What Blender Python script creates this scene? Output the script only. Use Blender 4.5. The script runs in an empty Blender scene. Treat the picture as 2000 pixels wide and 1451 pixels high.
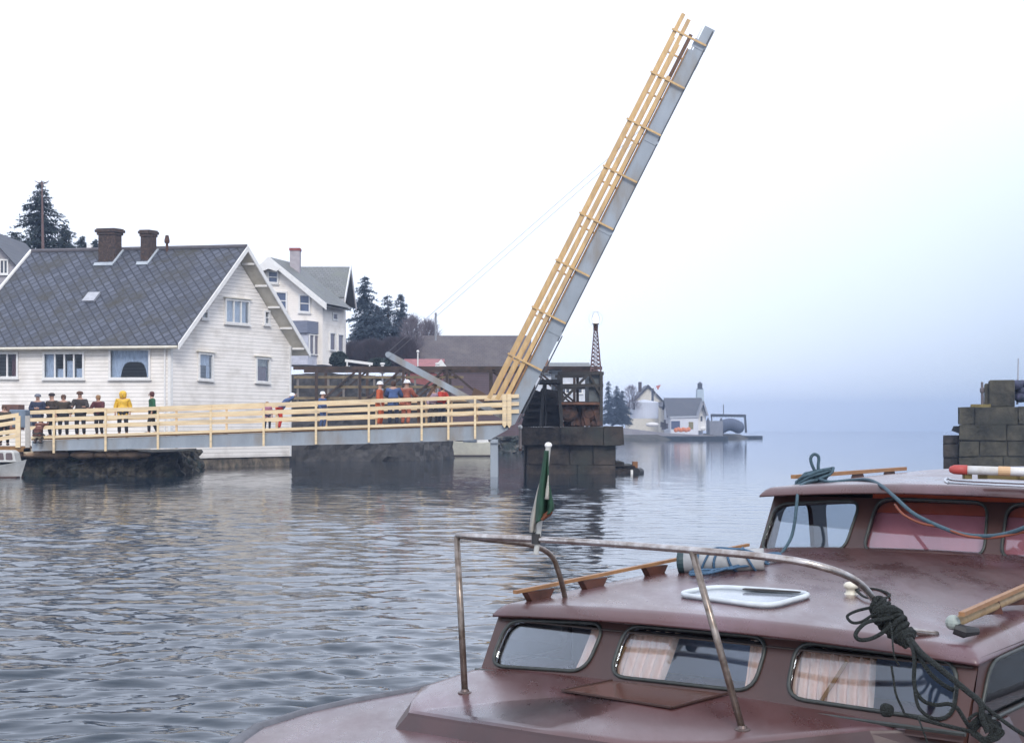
import bpy, math, random
import numpy as np
from mathutils import Vector, Matrix, noise
V = Vector
SC = bpy.context.scene
COL = SC.collection
random.seed(7)

# ------------------------------------------------------------ camera, sky, light
CAMZ = 2.0                      # eye height above the water
FPX, HZ = 2800.0, 838.0         # focal length and horizon row for a 2000 px wide picture
cam = bpy.data.cameras.new('camera')
cam.lens = 36.0 * FPX / 2000.0
cam.sensor_width = 36.0
cam.shift_y = (HZ - 725.5) / 2000.0
cam.clip_start = 0.1
cam.clip_end = 5000
co = bpy.data.objects.new('camera', cam)
co.location = (0, 0, CAMZ)
co.rotation_euler = (math.radians(90), 0, 0)
COL.objects.link(co)
SC.camera = co

SUN_EL, SUN_AZ = math.radians(38), math.radians(-140)    # soft light from behind the camera's left
W = bpy.data.worlds.new('World')
SC.world = W
W.use_nodes = True
nt = W.node_tree
N, L = nt.nodes, nt.links
bg = N['Background']
sky = N.new('ShaderNodeTexSky')
sky.sky_type = 'NISHITA'
sky.sun_disc = False
sky.sun_elevation = SUN_EL
sky.sun_rotation = SUN_AZ
tc = N.new('ShaderNodeTexCoord')
sep = N.new('ShaderNodeSeparateXYZ')
L.new(tc.outputs['Generated'], sep.inputs[0])


def wmath(op, a, b=None, clamp=False):
    n = N.new('ShaderNodeMath')
    n.operation = op
    n.use_clamp = clamp
    for i, s in enumerate((a, b)):
        if s is None:
            continue
        if isinstance(s, (int, float)):
            n.inputs[i].default_value = s
        else:
            L.new(s, n.inputs[i])
    return n.outputs[0]


# overcast layer: white overhead and to the left, bluer and darker low on the right
ax = wmath('DIVIDE', wmath('ADD', sep.outputs[0], 0.03), 0.36, True)
el = wmath('DIVIDE', sep.outputs[2], 0.31, True)
low = wmath('SUBTRACT', 1.0, el)
wgt = wmath('MULTIPLY', wmath('POWER', ax, 1.25), wmath('POWER', low, 1.3), True)
cn = N.new('ShaderNodeTexNoise')
cn.inputs['Scale'].default_value = 2.2
cn.inputs['Detail'].default_value = 3
L.new(tc.outputs['Generated'], cn.inputs['Vector'])
wg2 = wmath('MULTIPLY', wgt, wmath('ADD', wmath('MULTIPLY', cn.outputs[0], 0.5), 0.75), True)
cm = N.new('ShaderNodeMix')
cm.data_type = 'RGBA'
cm.inputs[6].default_value = (8.0, 8.6, 10.1, 1)      # overcast white
cm.inputs[7].default_value = (3.1, 3.8, 4.95, 1)     # blue grey mist
L.new(wg2, cm.inputs[0])
mx = N.new('ShaderNodeMix')
mx.data_type = 'RGBA'
mx.inputs[0].default_value = 0.9
L.new(sky.outputs[0], mx.inputs[6])
L.new(cm.outputs[2], mx.inputs[7])
L.new(mx.outputs[2], bg.inputs[0])
bg.inputs[1].default_value = 0.1

sl = bpy.data.lights.new('sun', 'SUN')
sl.energy = 1.15
sl.angle = math.radians(18)
sl.color = (1.0, 0.95, 0.88)
so = bpy.data.objects.new('sun', sl)
COL.objects.link(so)
# direction the light comes from: left, behind the camera
sd = V((0.10, -0.75, 0.62)).normalized()
so.rotation_euler = sd.to_track_quat('Z', 'Y').to_euler()
so.location = (-30, -30, 40)
sky.sun_elevation = math.asin(sd.z)
sky.sun_rotation = math.atan2(sd.x, sd.y)
SC.view_settings.view_transform = 'Standard'
SC.view_settings.look = 'None'
SC.view_settings.exposure = 0.72
SC.view_settings.gamma = 1
try:
    SC.cycles.use_denoising = True
    SC.cycles.max_bounces = 8
    SC.cycles.transparent_max_bounces = 16
    SC.cycles.volume_bounces = 1
except Exception:
    pass


# ------------------------------------------------------------ pixel <-> place
def P(px, py, Y):
    """the point at distance Y seen at picture position px, py"""
    return V(((px - 1000) / FPX * Y, Y, CAMZ + (HZ - py) / FPX * Y))


def XZ(px, Y):
    return (px - 1000) / FPX * Y


def ZY(py, Y):
    return CAMZ + (HZ - py) / FPX * Y


def PZ(px, py, z):
    return P(px, py, (CAMZ - z) * FPX / (py - HZ))


def onpl(px, py, p0, n):
    d = V(((px - 1000) / FPX, 1, (HZ - py) / FPX))
    o = V((0, 0, CAMZ))
    return o + d * ((p0 - o).dot(n) / d.dot(n))


# ------------------------------------------------------------ materials
MATS = {}


def mat(name, col, rough=0.7, col2=None, scale=3.0, detail=4, bump=0.0, bscale=None, metal=0.0, coat=0.0,
        stretch=None, lo=0.35, hi=0.65, spec=0.5, col3=None, s3=1.0, rvar=0.0):
    if name in MATS:
        return MATS[name]
    m = bpy.data.materials.new(name)
    m.use_nodes = True
    t = m.node_tree
    b = t.nodes['Principled BSDF']
    b.inputs['Roughness'].default_value = rough
    b.inputs['Metallic'].default_value = metal
    b.inputs['Coat Weight'].default_value = coat
    b.inputs['Coat Roughness'].default_value = 0.15
    b.inputs['Specular IOR Level'].default_value = spec
    tcn = t.nodes.new('ShaderNodeTexCoord')
    mp = t.nodes.new('ShaderNodeMapping')
    if stretch:
        mp.inputs['Scale'].default_value = stretch
    t.links.new(tcn.outputs['Object'], mp.inputs['Vector'])
    c = (*col, 1)
    if col2 is None:
        col2 = tuple(x * 0.78 for x in col)
    nz = t.nodes.new('ShaderNodeTexNoise')
    nz.inputs['Scale'].default_value = scale
    nz.inputs['Detail'].default_value = detail
    nz.inputs['Roughness'].default_value = 0.65
    t.links.new(mp.outputs[0], nz.inputs['Vector'])
    rp = t.nodes.new('ShaderNodeValToRGB')
    rp.color_ramp.elements[0].position = lo
    rp.color_ramp.elements[1].position = hi
    rp.color_ramp.elements[0].color = (*col2, 1)
    rp.color_ramp.elements[1].color = c
    t.links.new(nz.outputs[0], rp.inputs[0])
    out = rp.outputs[0]
    if col3:
        n3 = t.nodes.new('ShaderNodeTexNoise')
        n3.inputs['Scale'].default_value = s3
        n3.inputs['Detail'].default_value = 5
        t.links.new(mp.outputs[0], n3.inputs['Vector'])
        r3 = t.nodes.new('ShaderNodeValToRGB')
        r3.color_ramp.elements[0].position = 0.5
        r3.color_ramp.elements[1].position = 0.66
        t.links.new(n3.outputs[0], r3.inputs[0])
        m3 = t.nodes.new('ShaderNodeMix')
        m3.data_type = 'RGBA'
        m3.inputs[7].default_value = (*col3, 1)
        t.links.new(r3.outputs[0], m3.inputs[0])
        t.links.new(out, m3.inputs[6])
        out = m3.outputs[2]
    t.links.new(out, b.inputs['Base Color'])
    if rvar:
        nr_ = t.nodes.new('ShaderNodeTexNoise')
        nr_.inputs['Scale'].default_value = s3 * 1.7
        nr_.inputs['Detail'].default_value = 8
        nr_.inputs['Roughness'].default_value = 0.7
        t.links.new(mp.outputs[0], nr_.inputs['Vector'])
        mr = t.nodes.new('ShaderNodeMapRange')
        mr.inputs[1].default_value = 0.35
        mr.inputs[2].default_value = 0.65
        mr.inputs[3].default_value = max(0.05, rough - rvar)
        mr.inputs[4].default_value = rough + rvar
        t.links.new(nr_.outputs[0], mr.inputs[0])
        t.links.new(mr.outputs[0], b.inputs['Roughness'])
        t.links.new(mr.outputs[0], b.inputs['Coat Roughness'])
    if bump:
        bn = t.nodes.new('ShaderNodeBump')
        bn.inputs['Strength'].default_value = bump
        bn.inputs['Distance'].default_value = 0.05
        nb = t.nodes.new('ShaderNodeTexNoise')
        nb.inputs['Scale'].default_value = bscale or scale * 2
        nb.inputs['Detail'].default_value = 6
        t.links.new(mp.outputs[0], nb.inputs['Vector'])
        t.links.new(nb.outputs[0], bn.inputs['Height'])
        t.links.new(bn.outputs[0], b.inputs['Normal'])
    m['out'] = 1
    MATS[name] = m
    return m


def siding(name, col, pitch=0.17, dark=0.55, vertical=False, wear=(0.5, 0.47, 0.42)):
    """painted boards: lap shadow gap and a sawtooth lap, by height (or along x for upright boards)"""
    if name in MATS:
        return MATS[name]
    m = bpy.data.materials.new(name)
    m.use_nodes = True
    t = m.node_tree
    b = t.nodes['Principled BSDF']
    b.inputs['Roughness'].default_value = 0.6
    tcn = t.nodes.new('ShaderNodeTexCoord')
    sp = t.nodes.new('ShaderNodeSeparateXYZ')
    t.links.new(tcn.outputs['Object'], sp.inputs[0])

    def mt(op, a, bb=None):
        n = t.nodes.new('ShaderNodeMath')
        n.operation = op
        for i, s in enumerate((a, bb)):
            if s is None:
                continue
            if isinstance(s, (int, float)):
                n.inputs[i].default_value = s
            else:
                t.links.new(s, n.inputs[i])
        return n.outputs[0]
    q = mt('MULTIPLY', sp.outputs[0 if vertical else 2], 1 / pitch)
    fr = mt('FRACT', q)
    fl = mt('FLOOR', q)
    wn = t.nodes.new('ShaderNodeTexWhiteNoise')
    wn.noise_dimensions = '1D'
    t.links.new(fl, wn.inputs['W'])
    rp = t.nodes.new('ShaderNodeValToRGB')
    e = rp.color_ramp.elements
    e[0].position = 0.0
    e[0].color = (*[x * dark for x in col], 1)
    e[1].position = 0.16
    e[1].color = (*col, 1)
    t.links.new(fr, rp.inputs[0])
    nz = t.nodes.new('ShaderNodeTexNoise')
    nz.inputs['Scale'].default_value = 1.1
    nz.inputs['Detail'].default_value = 6
    t.links.new(tcn.outputs['Object'], nz.inputs['Vector'])
    w = mt('MULTIPLY', mt('MAXIMUM', mt('SUBTRACT', mt('ADD', nz.outputs[0], mt('MULTIPLY', wn.outputs[0], 0.12)), 0.52), 0.0), 1.6)
    mx_ = t.nodes.new('ShaderNodeMix')
    mx_.data_type = 'RGBA'
    t.links.new(w, mx_.inputs[0])
    t.links.new(rp.outputs[0], mx_.inputs[6])
    mx_.inputs[7].default_value = (*[a_ * c_ for a_, c_ in zip(wear, col)], 1)
    t.links.new(mx_.outputs[2], b.inputs['Base Color'])
    bn = t.nodes.new('ShaderNodeBump')
    bn.inputs['Strength'].default_value = 0.5
    bn.inputs['Distance'].default_value = 0.03
    t.links.new(mt('SUBTRACT', 1.0, fr), bn.inputs['Height'])
    t.links.new(bn.outputs[0], b.inputs['Normal'])
    MATS[name] = m
    return m


def slates(name, c1, c2, gap, size=0.3, rot=45, moss=None, joint=0.03):
    """roof covering in metres of the roof's own UV: squares laid on the diamond, or rows"""
    if name in MATS:
        return MATS[name]
    m = bpy.data.materials.new(name)
    m.use_nodes = True
    t = m.node_tree
    b = t.nodes['Principled BSDF']
    b.inputs['Roughness'].default_value = 0.55
    uv = t.nodes.new('ShaderNodeUVMap')
    uv.uv_map = 'UVMap'
    mp = t.nodes.new('ShaderNodeMapping')
    mp.inputs['Rotation'].default_value = (0, 0, math.radians(rot))
    t.links.new(uv.outputs[0], mp.inputs[0])
    br = t.nodes.new('ShaderNodeTexBrick')
    br.offset = 0.0 if rot else 0.5
    br.inputs['Color1'].default_value = (*c1, 1)
    br.inputs['Color2'].default_value = (*c2, 1)
    br.inputs['Mortar'].default_value = (*gap, 1)
    br.inputs['Scale'].default_value = 1
    br.inputs['Mortar Size'].default_value = joint
    br.inputs['Mortar Smooth'].default_value = 0.3
    br.inputs['Brick Width'].default_value = size
    br.inputs['Row Height'].default_value = size
    t.links.new(mp.outputs[0], br.inputs['Vector'])
    nz = t.nodes.new('ShaderNodeTexNoise')
    nz.inputs['Scale'].default_value = 0.45
    nz.inputs['Detail'].default_value = 7
    nz.inputs['Roughness'].default_value = 0.7
    t.links.new(uv.outputs[0], nz.inputs['Vector'])
    rp = t.nodes.new('ShaderNodeValToRGB')
    rp.color_ramp.elements[0].position = 0.47
    rp.color_ramp.elements[1].position = 0.64
    t.links.new(nz.outputs[0], rp.inputs[0])
    mx_ = t.nodes.new('ShaderNodeMix')
    mx_.data_type = 'RGBA'
    t.links.new(rp.outputs[0], mx_.inputs[0])
    t.links.new(br.outputs[0], mx_.inputs[6])
    mx_.inputs[7].default_value = (*(moss or c2), 1)
    t.links.new(mx_.outputs[2], b.inputs['Base Color'])
    bn = t.nodes.new('ShaderNodeBump')
    bn.inputs['Strength'].default_value = 0.6
    bn.inputs['Distance'].default_value = 0.03
    t.links.new(br.outputs[1], bn.inputs['Height'])
    bn.invert = True
    t.links.new(bn.outputs[0], b.inputs['Normal'])
    MATS[name] = m
    return m


def glass(name='window_glass', tint=(0.9, 0.95, 1.0), fac=0.0, refl=0.45):
    if name in MATS:
        return MATS[name]
    m = bpy.data.materials.new(name)
    m.use_nodes = True
    t = m.node_tree
    t.nodes.remove(t.nodes['Principled BSDF'])
    tr = t.nodes.new('ShaderNodeBsdfTransparent')
    tr.inputs[0].default_value = (*tint, 1)
    gl = t.nodes.new('ShaderNodeBsdfGlossy')
    gl.inputs['Roughness'].default_value = 0.02
    fr = t.nodes.new('ShaderNodeFresnel')
    fr.inputs[0].default_value = 1.5
    ad = t.nodes.new('ShaderNodeMath')
    ad.operation = 'ADD'
    ad.use_clamp = True
    ad.operation = 'MULTIPLY_ADD'
    ad.inputs[1].default_value = refl
    ad.inputs[2].default_value = fac
    t.links.new(fr.outputs[0], ad.inputs[0])
    mx_ = t.nodes.new('ShaderNodeMixShader')
    t.links.new(ad.outputs[0], mx_.inputs[0])
    t.links.new(tr.outputs[0], mx_.inputs[1])
    t.links.new(gl.outputs[0], mx_.inputs[2])
    t.links.new(mx_.outputs[0], t.nodes['Material Output'].inputs[0])
    MATS[name] = m
    return m


# ------------------------------------------------------------ mesh building
def tag(o, label=None, cat=None, group=None, kind=None):
    if label:
        o['label'] = label
    if cat:
        o['category'] = cat
    if group:
        o['group'] = group
    if kind:
        o['kind'] = kind
    return o


def thing(name, label, cat, loc, group=None):
    o = bpy.data.objects.new(name, None)
    o.empty_display_size = 0.2
    o.location = loc
    COL.objects.link(o)
    return tag(o, label, cat, group)


def world_of(o):
    p = V((0, 0, 0))
    while o is not None:
        p = p + V(o.location)
        o = o.parent
    return p


class MB:
    def __init__(s):
        s.v, s.f, s.uv = [], [], {}

    def add(s, pts, faces):
        b = len(s.v)
        s.v += [tuple(p) for p in pts]
        s.f += [tuple(b + i for i in f) for f in faces]
        return s

    def poly(s, *pts, uv=None):
        b = len(s.v)
        s.v += [tuple(p) for p in pts]
        s.f.append(tuple(range(b, b + len(pts))))
        if uv:
            s.uv[len(s.f) - 1] = uv
        return s

    def prism(s, pts, vec):
        n = len(pts)
        vec = V(vec)
        a = [V(p) for p in pts]
        s.add(a + [p + vec for p in a], [tuple(range(n))[::-1], tuple(range(n, 2 * n))] +
              [(i, (i + 1) % n, n + (i + 1) % n, n + i) for i in range(n)])
        return s

    def box(s, x0, x1, y0, y1, z0, z1):
        return s.prism([(x0, y0, z0), (x1, y0, z0), (x1, y1, z0), (x0, y1, z0)], (0, 0, z1 - z0))

    def obox(s, c, ex, ey, ez):
        """box by centre and three half-axis vectors"""
        c, ex, ey, ez = map(V, (c, ex, ey, ez))
        return s.prism([c - ex - ey - ez, c + ex - ey - ez, c + ex + ey - ez, c - ex + ey - ez], 2 * ez)

    def beam(s, p, q, w, h, up=(0, 0, 1)):
        p, q, up = V(p), V(q), V(up)
        d = (q - p)
        if d.length < 1e-6:
            return s
        d.normalize()
        a = d.cross(up)
        if a.length < 1e-4:
            a = d.cross(V((1, 0, 0)))
        a.normalize()
        b = a.cross(d).normalized()
        a, b = a * w / 2, b * h / 2
        return s.prism([p - a - b, p + a - b, p + a + b, p - a + b], q - p)

    def tube(s, path, r, n=8, closed=False, cap=True):
        path = [V(p) for p in path]
        m = len(path)
        rr = r if isinstance(r, (list, tuple)) else [r] * m
        base = len(s.v)
        prev = None
        for i, p in enumerate(path):
            if closed:
                d = path[(i + 1) % m] - path[i - 1]
            else:
                d = path[min(i + 1, m - 1)] - path[max(i - 1, 0)]
            d = d.normalized() if d.length > 1e-9 else V((0, 0, 1))
            if prev is None:
                a = d.orthogonal().normalized()
            else:
                a = prev - d * prev.dot(d)
                a = a.normalized() if a.length > 1e-6 else d.orthogonal().normalized()
            prev = a
            b = d.cross(a)
            for k in range(n):
                th = 2 * math.pi * k / n
                s.v.append(tuple(p + (a * math.cos(th) + b * math.sin(th)) * rr[i]))
        segs = m if closed else m - 1
        for i in range(segs):
            for k in range(n):
                i2 = (i + 1) % m
                s.f.append((base + i * n + k, base + i * n + (k + 1) % n, base + i2 * n + (k + 1) % n, base + i2 * n + k))
        if cap and not closed:
            s.f.append(tuple(base + k for k in range(n))[::-1])
            s.f.append(tuple(base + (m - 1) * n + k for k in range(n)))
        return s

    def lathe(s, prof, c, n=20, axis=V((0, 0, 1)), sx=1, sy=1):
        c = V(c)
        base = len(s.v)
        a = axis.orthogonal().normalized()
        b = axis.cross(a)
        if abs(axis.z) > .99:
            a, b = V((1, 0, 0)), V((0, 1, 0))
        for r, z in prof:
            for k in range(n):
                th = 2 * math.pi * k / n
                s.v.append(tuple(c + axis * z + a * (r * sx * math.cos(th)) + b * (r * sy * math.sin(th))))
        for i in range(len(prof) - 1):
            for k in range(n):
                s.f.append((base + i * n + k, base + i * n + (k + 1) % n, base + (i + 1) * n + (k + 1) % n, base + (i + 1) * n + k))
        s.f.append(tuple(base + k for k in range(n))[::-1])
        s.f.append(tuple(base + (len(prof) - 1) * n + k for k in range(n)))
        return s

    def ball(s, c, r, n=12, sx=1, sy=1, sz=1):
        prof = [(max(r * math.sin(math.pi * i / 8), 1e-3), -r * sz * math.cos(math.pi * i / 8)) for i in range(9)]
        return s.lathe(prof, c, n, sx=sx, sy=sy)

    def build(s, name, m, parent=None, smooth=False, bevel=0.0, label=None, cat=None, group=None, kind=None):
        vs = np.array(s.v, dtype=float).reshape(-1, 3)
        if parent is not None:
            org = world_of(parent)
        else:
            org = V(((vs[:, 0].min() + vs[:, 0].max()) / 2, (vs[:, 1].min() + vs[:, 1].max()) / 2, vs[:, 2].min()))
        vs = vs - np.array(org)
        me = bpy.data.meshes.new(name)
        me.from_pydata(vs.tolist(), [], s.f)
        if s.uv:
            ul = me.uv_layers.new(name='UVMap')
            for p in me.polygons:
                u = s.uv.get(p.index)
                if u:
                    for li, c in zip(p.loop_indices, u):
                        ul.data[li].uv = c
        me.update()
        if smooth:
            me.polygons.foreach_set('use_smooth', [True] * len(me.polygons))
        me.materials.append(m)
        o = bpy.data.objects.new(name, me)
        COL.objects.link(o)
        if parent is not None:
            o.parent = parent
        else:
            o.location = org
        if bevel:
            bv = o.modifiers.new('bevel', 'BEVEL')
            bv.width = bevel
            bv.segments = 2
            bv.limit_method = 'ANGLE'
        if smooth == 'angle':
            pass
        return tag(o, label, cat, group, kind)


def holed(outer, holes):
    """planar panel with holes, as triangles: returns (points, faces)"""
    import bmesh
    bm = bmesh.new()
    es = []
    for loop in [outer] + holes:
        vs = [bm.verts.new(p) for p in loop]
        for i in range(len(vs)):
            es.append(bm.edges.new((vs[i], vs[(i + 1) % len(vs)])))
    bmesh.ops.triangle_fill(bm, use_beauty=True, use_dissolve=False, edges=es)
    bm.verts.index_update()
    pts = [v.co.copy() for v in bm.verts]
    fs = [tuple(v.index for v in f.verts) for f in bm.faces]
    bm.free()
    return pts, fs


def rounded(c, r, n=5):
    """corner points -> polygon with rounded corners of radius about r"""
    c = [V(p) for p in c]
    out = []
    m = len(c)
    for i in range(m):
        p, a, b = c[i], c[i - 1], c[(i + 1) % m]
        da, db = (a - p), (b - p)
        ra = min(r, da.length * .45, db.length * .45)
        s, e = p + da.normalized() * ra, p + db.normalized() * ra
        for k in range(n + 1):
            t = k / n
            out.append(s * (1 - t) ** 2 + p * 2 * t * (1 - t) + e * t * t)
    return out


def smoothpath(pts, n=6, closed=False):
    pts = [V(p) for p in pts]
    m = len(pts)
    out = []
    rng = m if closed else m - 1
    for i in range(rng):
        p1, p2 = pts[i], pts[(i + 1) % m]
        p0 = pts[i - 1] if (closed or i > 0) else p1
        p3 = pts[(i + 2) % m] if (closed or i + 2 < m) else p2
        for k in range(n):
            t = k / n
            out.append(0.5 * ((2 * p1) + (p2 - p0) * t + (2 * p0 - 5 * p1 + 4 * p2 - p3) * t * t + (3 * p1 - p0 - 3 * p2 + p3) * t ** 3))
    if not closed:
        out.append(pts[-1])
    return out


def grid_mesh(name, pts, nr, nc, m, **k):
    b = MB()
    b.v = [tuple(p) for p in pts]
    b.f = [(r * nc + c, r * nc + c + 1, (r + 1) * nc + c + 1, (r + 1) * nc + c) for r in range(nr - 1) for c in range(nc - 1)]
    return b.build(name, m, **k)


def chip(b, rnd, a):
    """knock the last stone slightly out of square"""
    for i in range(len(b.v) - 8, len(b.v)):
        x, y, z = b.v[i]
        b.v[i] = (x + rnd.uniform(-a, a), y + rnd.uniform(-a, a), z + rnd.uniform(-a, a) * .7)


def masonry(b, x0, x1, y0, y1, z0, z1, ch, bw, jit=0.03, seed=1, gap=0.03, batter=0.0, sides=True):
    """squared stones laid in courses round a solid core"""
    rnd = random.Random(seed)
    g = 0.06 + jit
    b.box(x0 + g, x1 - g, y0 + g, y1 - g, z0, z1 - 0.02)
    z = z0
    k = 0
    while z < z1 - 0.05:
        h = min(ch * rnd.uniform(.85, 1.15), z1 - z)
        if z1 - z - h < ch * .4:
            h = z1 - z
        bt = batter * (z1 - z)
        x = x0 - bt
        first = True
        while x < x1 + bt - 0.02:
            w = bw * rnd.uniform(.7, 1.35) * (0.5 if (first and k % 2) else 1)
            first = False
            if x1 + bt - x - w < bw * .4:
                w = x1 + bt - x
            j = rnd.uniform(-jit, jit)
            b.box(x + gap / 2, x + w - gap / 2, y0 + j - bt, y0 + .5, z + gap / 2, z + h - gap / 2)
            chip(b, rnd, jit * .7)
            x += w
        if sides:
            for sx in (0, 1):
                y = y0 + 0.52
                while y < y1 - 0.02:
                    w = min(bw * rnd.uniform(.7, 1.3), y1 - y)
                    j = rnd.uniform(-jit, jit) + bt
                    if sx == 0:
                        b.box(x0 - j, x0 + .45, y + gap, y + w - gap, z + gap / 2, z + h - gap / 2)
                    else:
                        b.box(x1 - .45, x1 + j, y + gap, y + w - gap, z + gap / 2, z + h - gap / 2)
                    y += w
        z += h
        k += 1
    return b

# ------------------------------------------------------------ shared materials
WHITE = mat('white_paint', (0.80, 0.79, 0.77), 0.5, (0.72, 0.70, 0.67), 4)
CREAM = mat('cream_trim', (0.72, 0.68, 0.58), 0.6, (0.6, 0.55, 0.44), 3)
DARKIN = mat('dark_glazing', (0.045, 0.055, 0.075), 0.12, (0.03, 0.035, 0.05), 1.5, spec=0.8)
CURTAIN = mat('curtain_cloth', (0.62, 0.62, 0.64), 0.9, (0.5, 0.5, 0.52), 5)
STEEL = mat('grey_painted_steel', (0.32, 0.355, 0.395), 0.45, (0.25, 0.28, 0.31), 1.2, 7, col3=(0.235, 0.215, 0.19), s3=1.1, stretch=(1, 1, .35))
STEELD = mat('steel_dark_edge', (0.05, 0.055, 0.065), 0.5)
TIMBER = mat('fresh_pine', (0.85, 0.69, 0.45), 0.6, (0.70, 0.51, 0.28), 3, stretch=(0.6, 4, 8), detail=7, col3=(0.60, 0.47, 0.31), s3=.9)
TIMBERO = mat('orange_pine', (0.66, 0.44, 0.20), 0.6, (0.50, 0.31, 0.12), 3, detail=7, stretch=(3, 4, .8), col3=(0.45, 0.30, 0.15), s3=.8)
TIMBERD = mat('stained_timber', (0.33, 0.17, 0.055), 0.6, (0.2, 0.1, 0.035), 6)
TIMBERB = mat('dark_timber', (0.13, 0.065, 0.03), 0.7)
RUST = mat('rusty_iron', (0.12, 0.055, 0.035), 0.85, (0.035, 0.025, 0.022), 3, bump=.4)
IRON = mat('black_iron', (0.028, 0.028, 0.03), 0.6, (0.015, 0.015, 0.016), 2)
STONE = mat('old_pier_stone', (0.075, 0.06, 0.05), 0.9, (0.012, 0.011, 0.012), 1.3, 8, bump=0.6, bscale=6, col3=(0.04, 0.045, 0.04), s3=.5)
STONEG = mat('mossy_pier_stone', (0.10, 0.09, 0.065), 0.9, (0.018, 0.018, 0.015), 1.1, 8, bump=0.6, bscale=6, col3=(0.04, 0.04, 0.032), s3=.7)
GLASS = glass(fac=0.0, refl=0.28)
GLASSB = glass('boat_glass', fac=0.0)
ROPEG = mat('green_grey_rope', (0.03, 0.04, 0.036), 0.85, (0.008, 0.011, 0.01), 140, bump=1.0, bscale=190)
ROPEB = mat('blue_rope', (0.06, 0.13, 0.22), 0.8, (0.03, 0.07, 0.12), 90)
BRICK = mat('chimney_brick', (0.11, 0.07, 0.055), 0.95, (0.03, 0.026, 0.026), 9, 8, bump=.8, col3=(0.06, 0.045, 0.04), s3=2.5)

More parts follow.
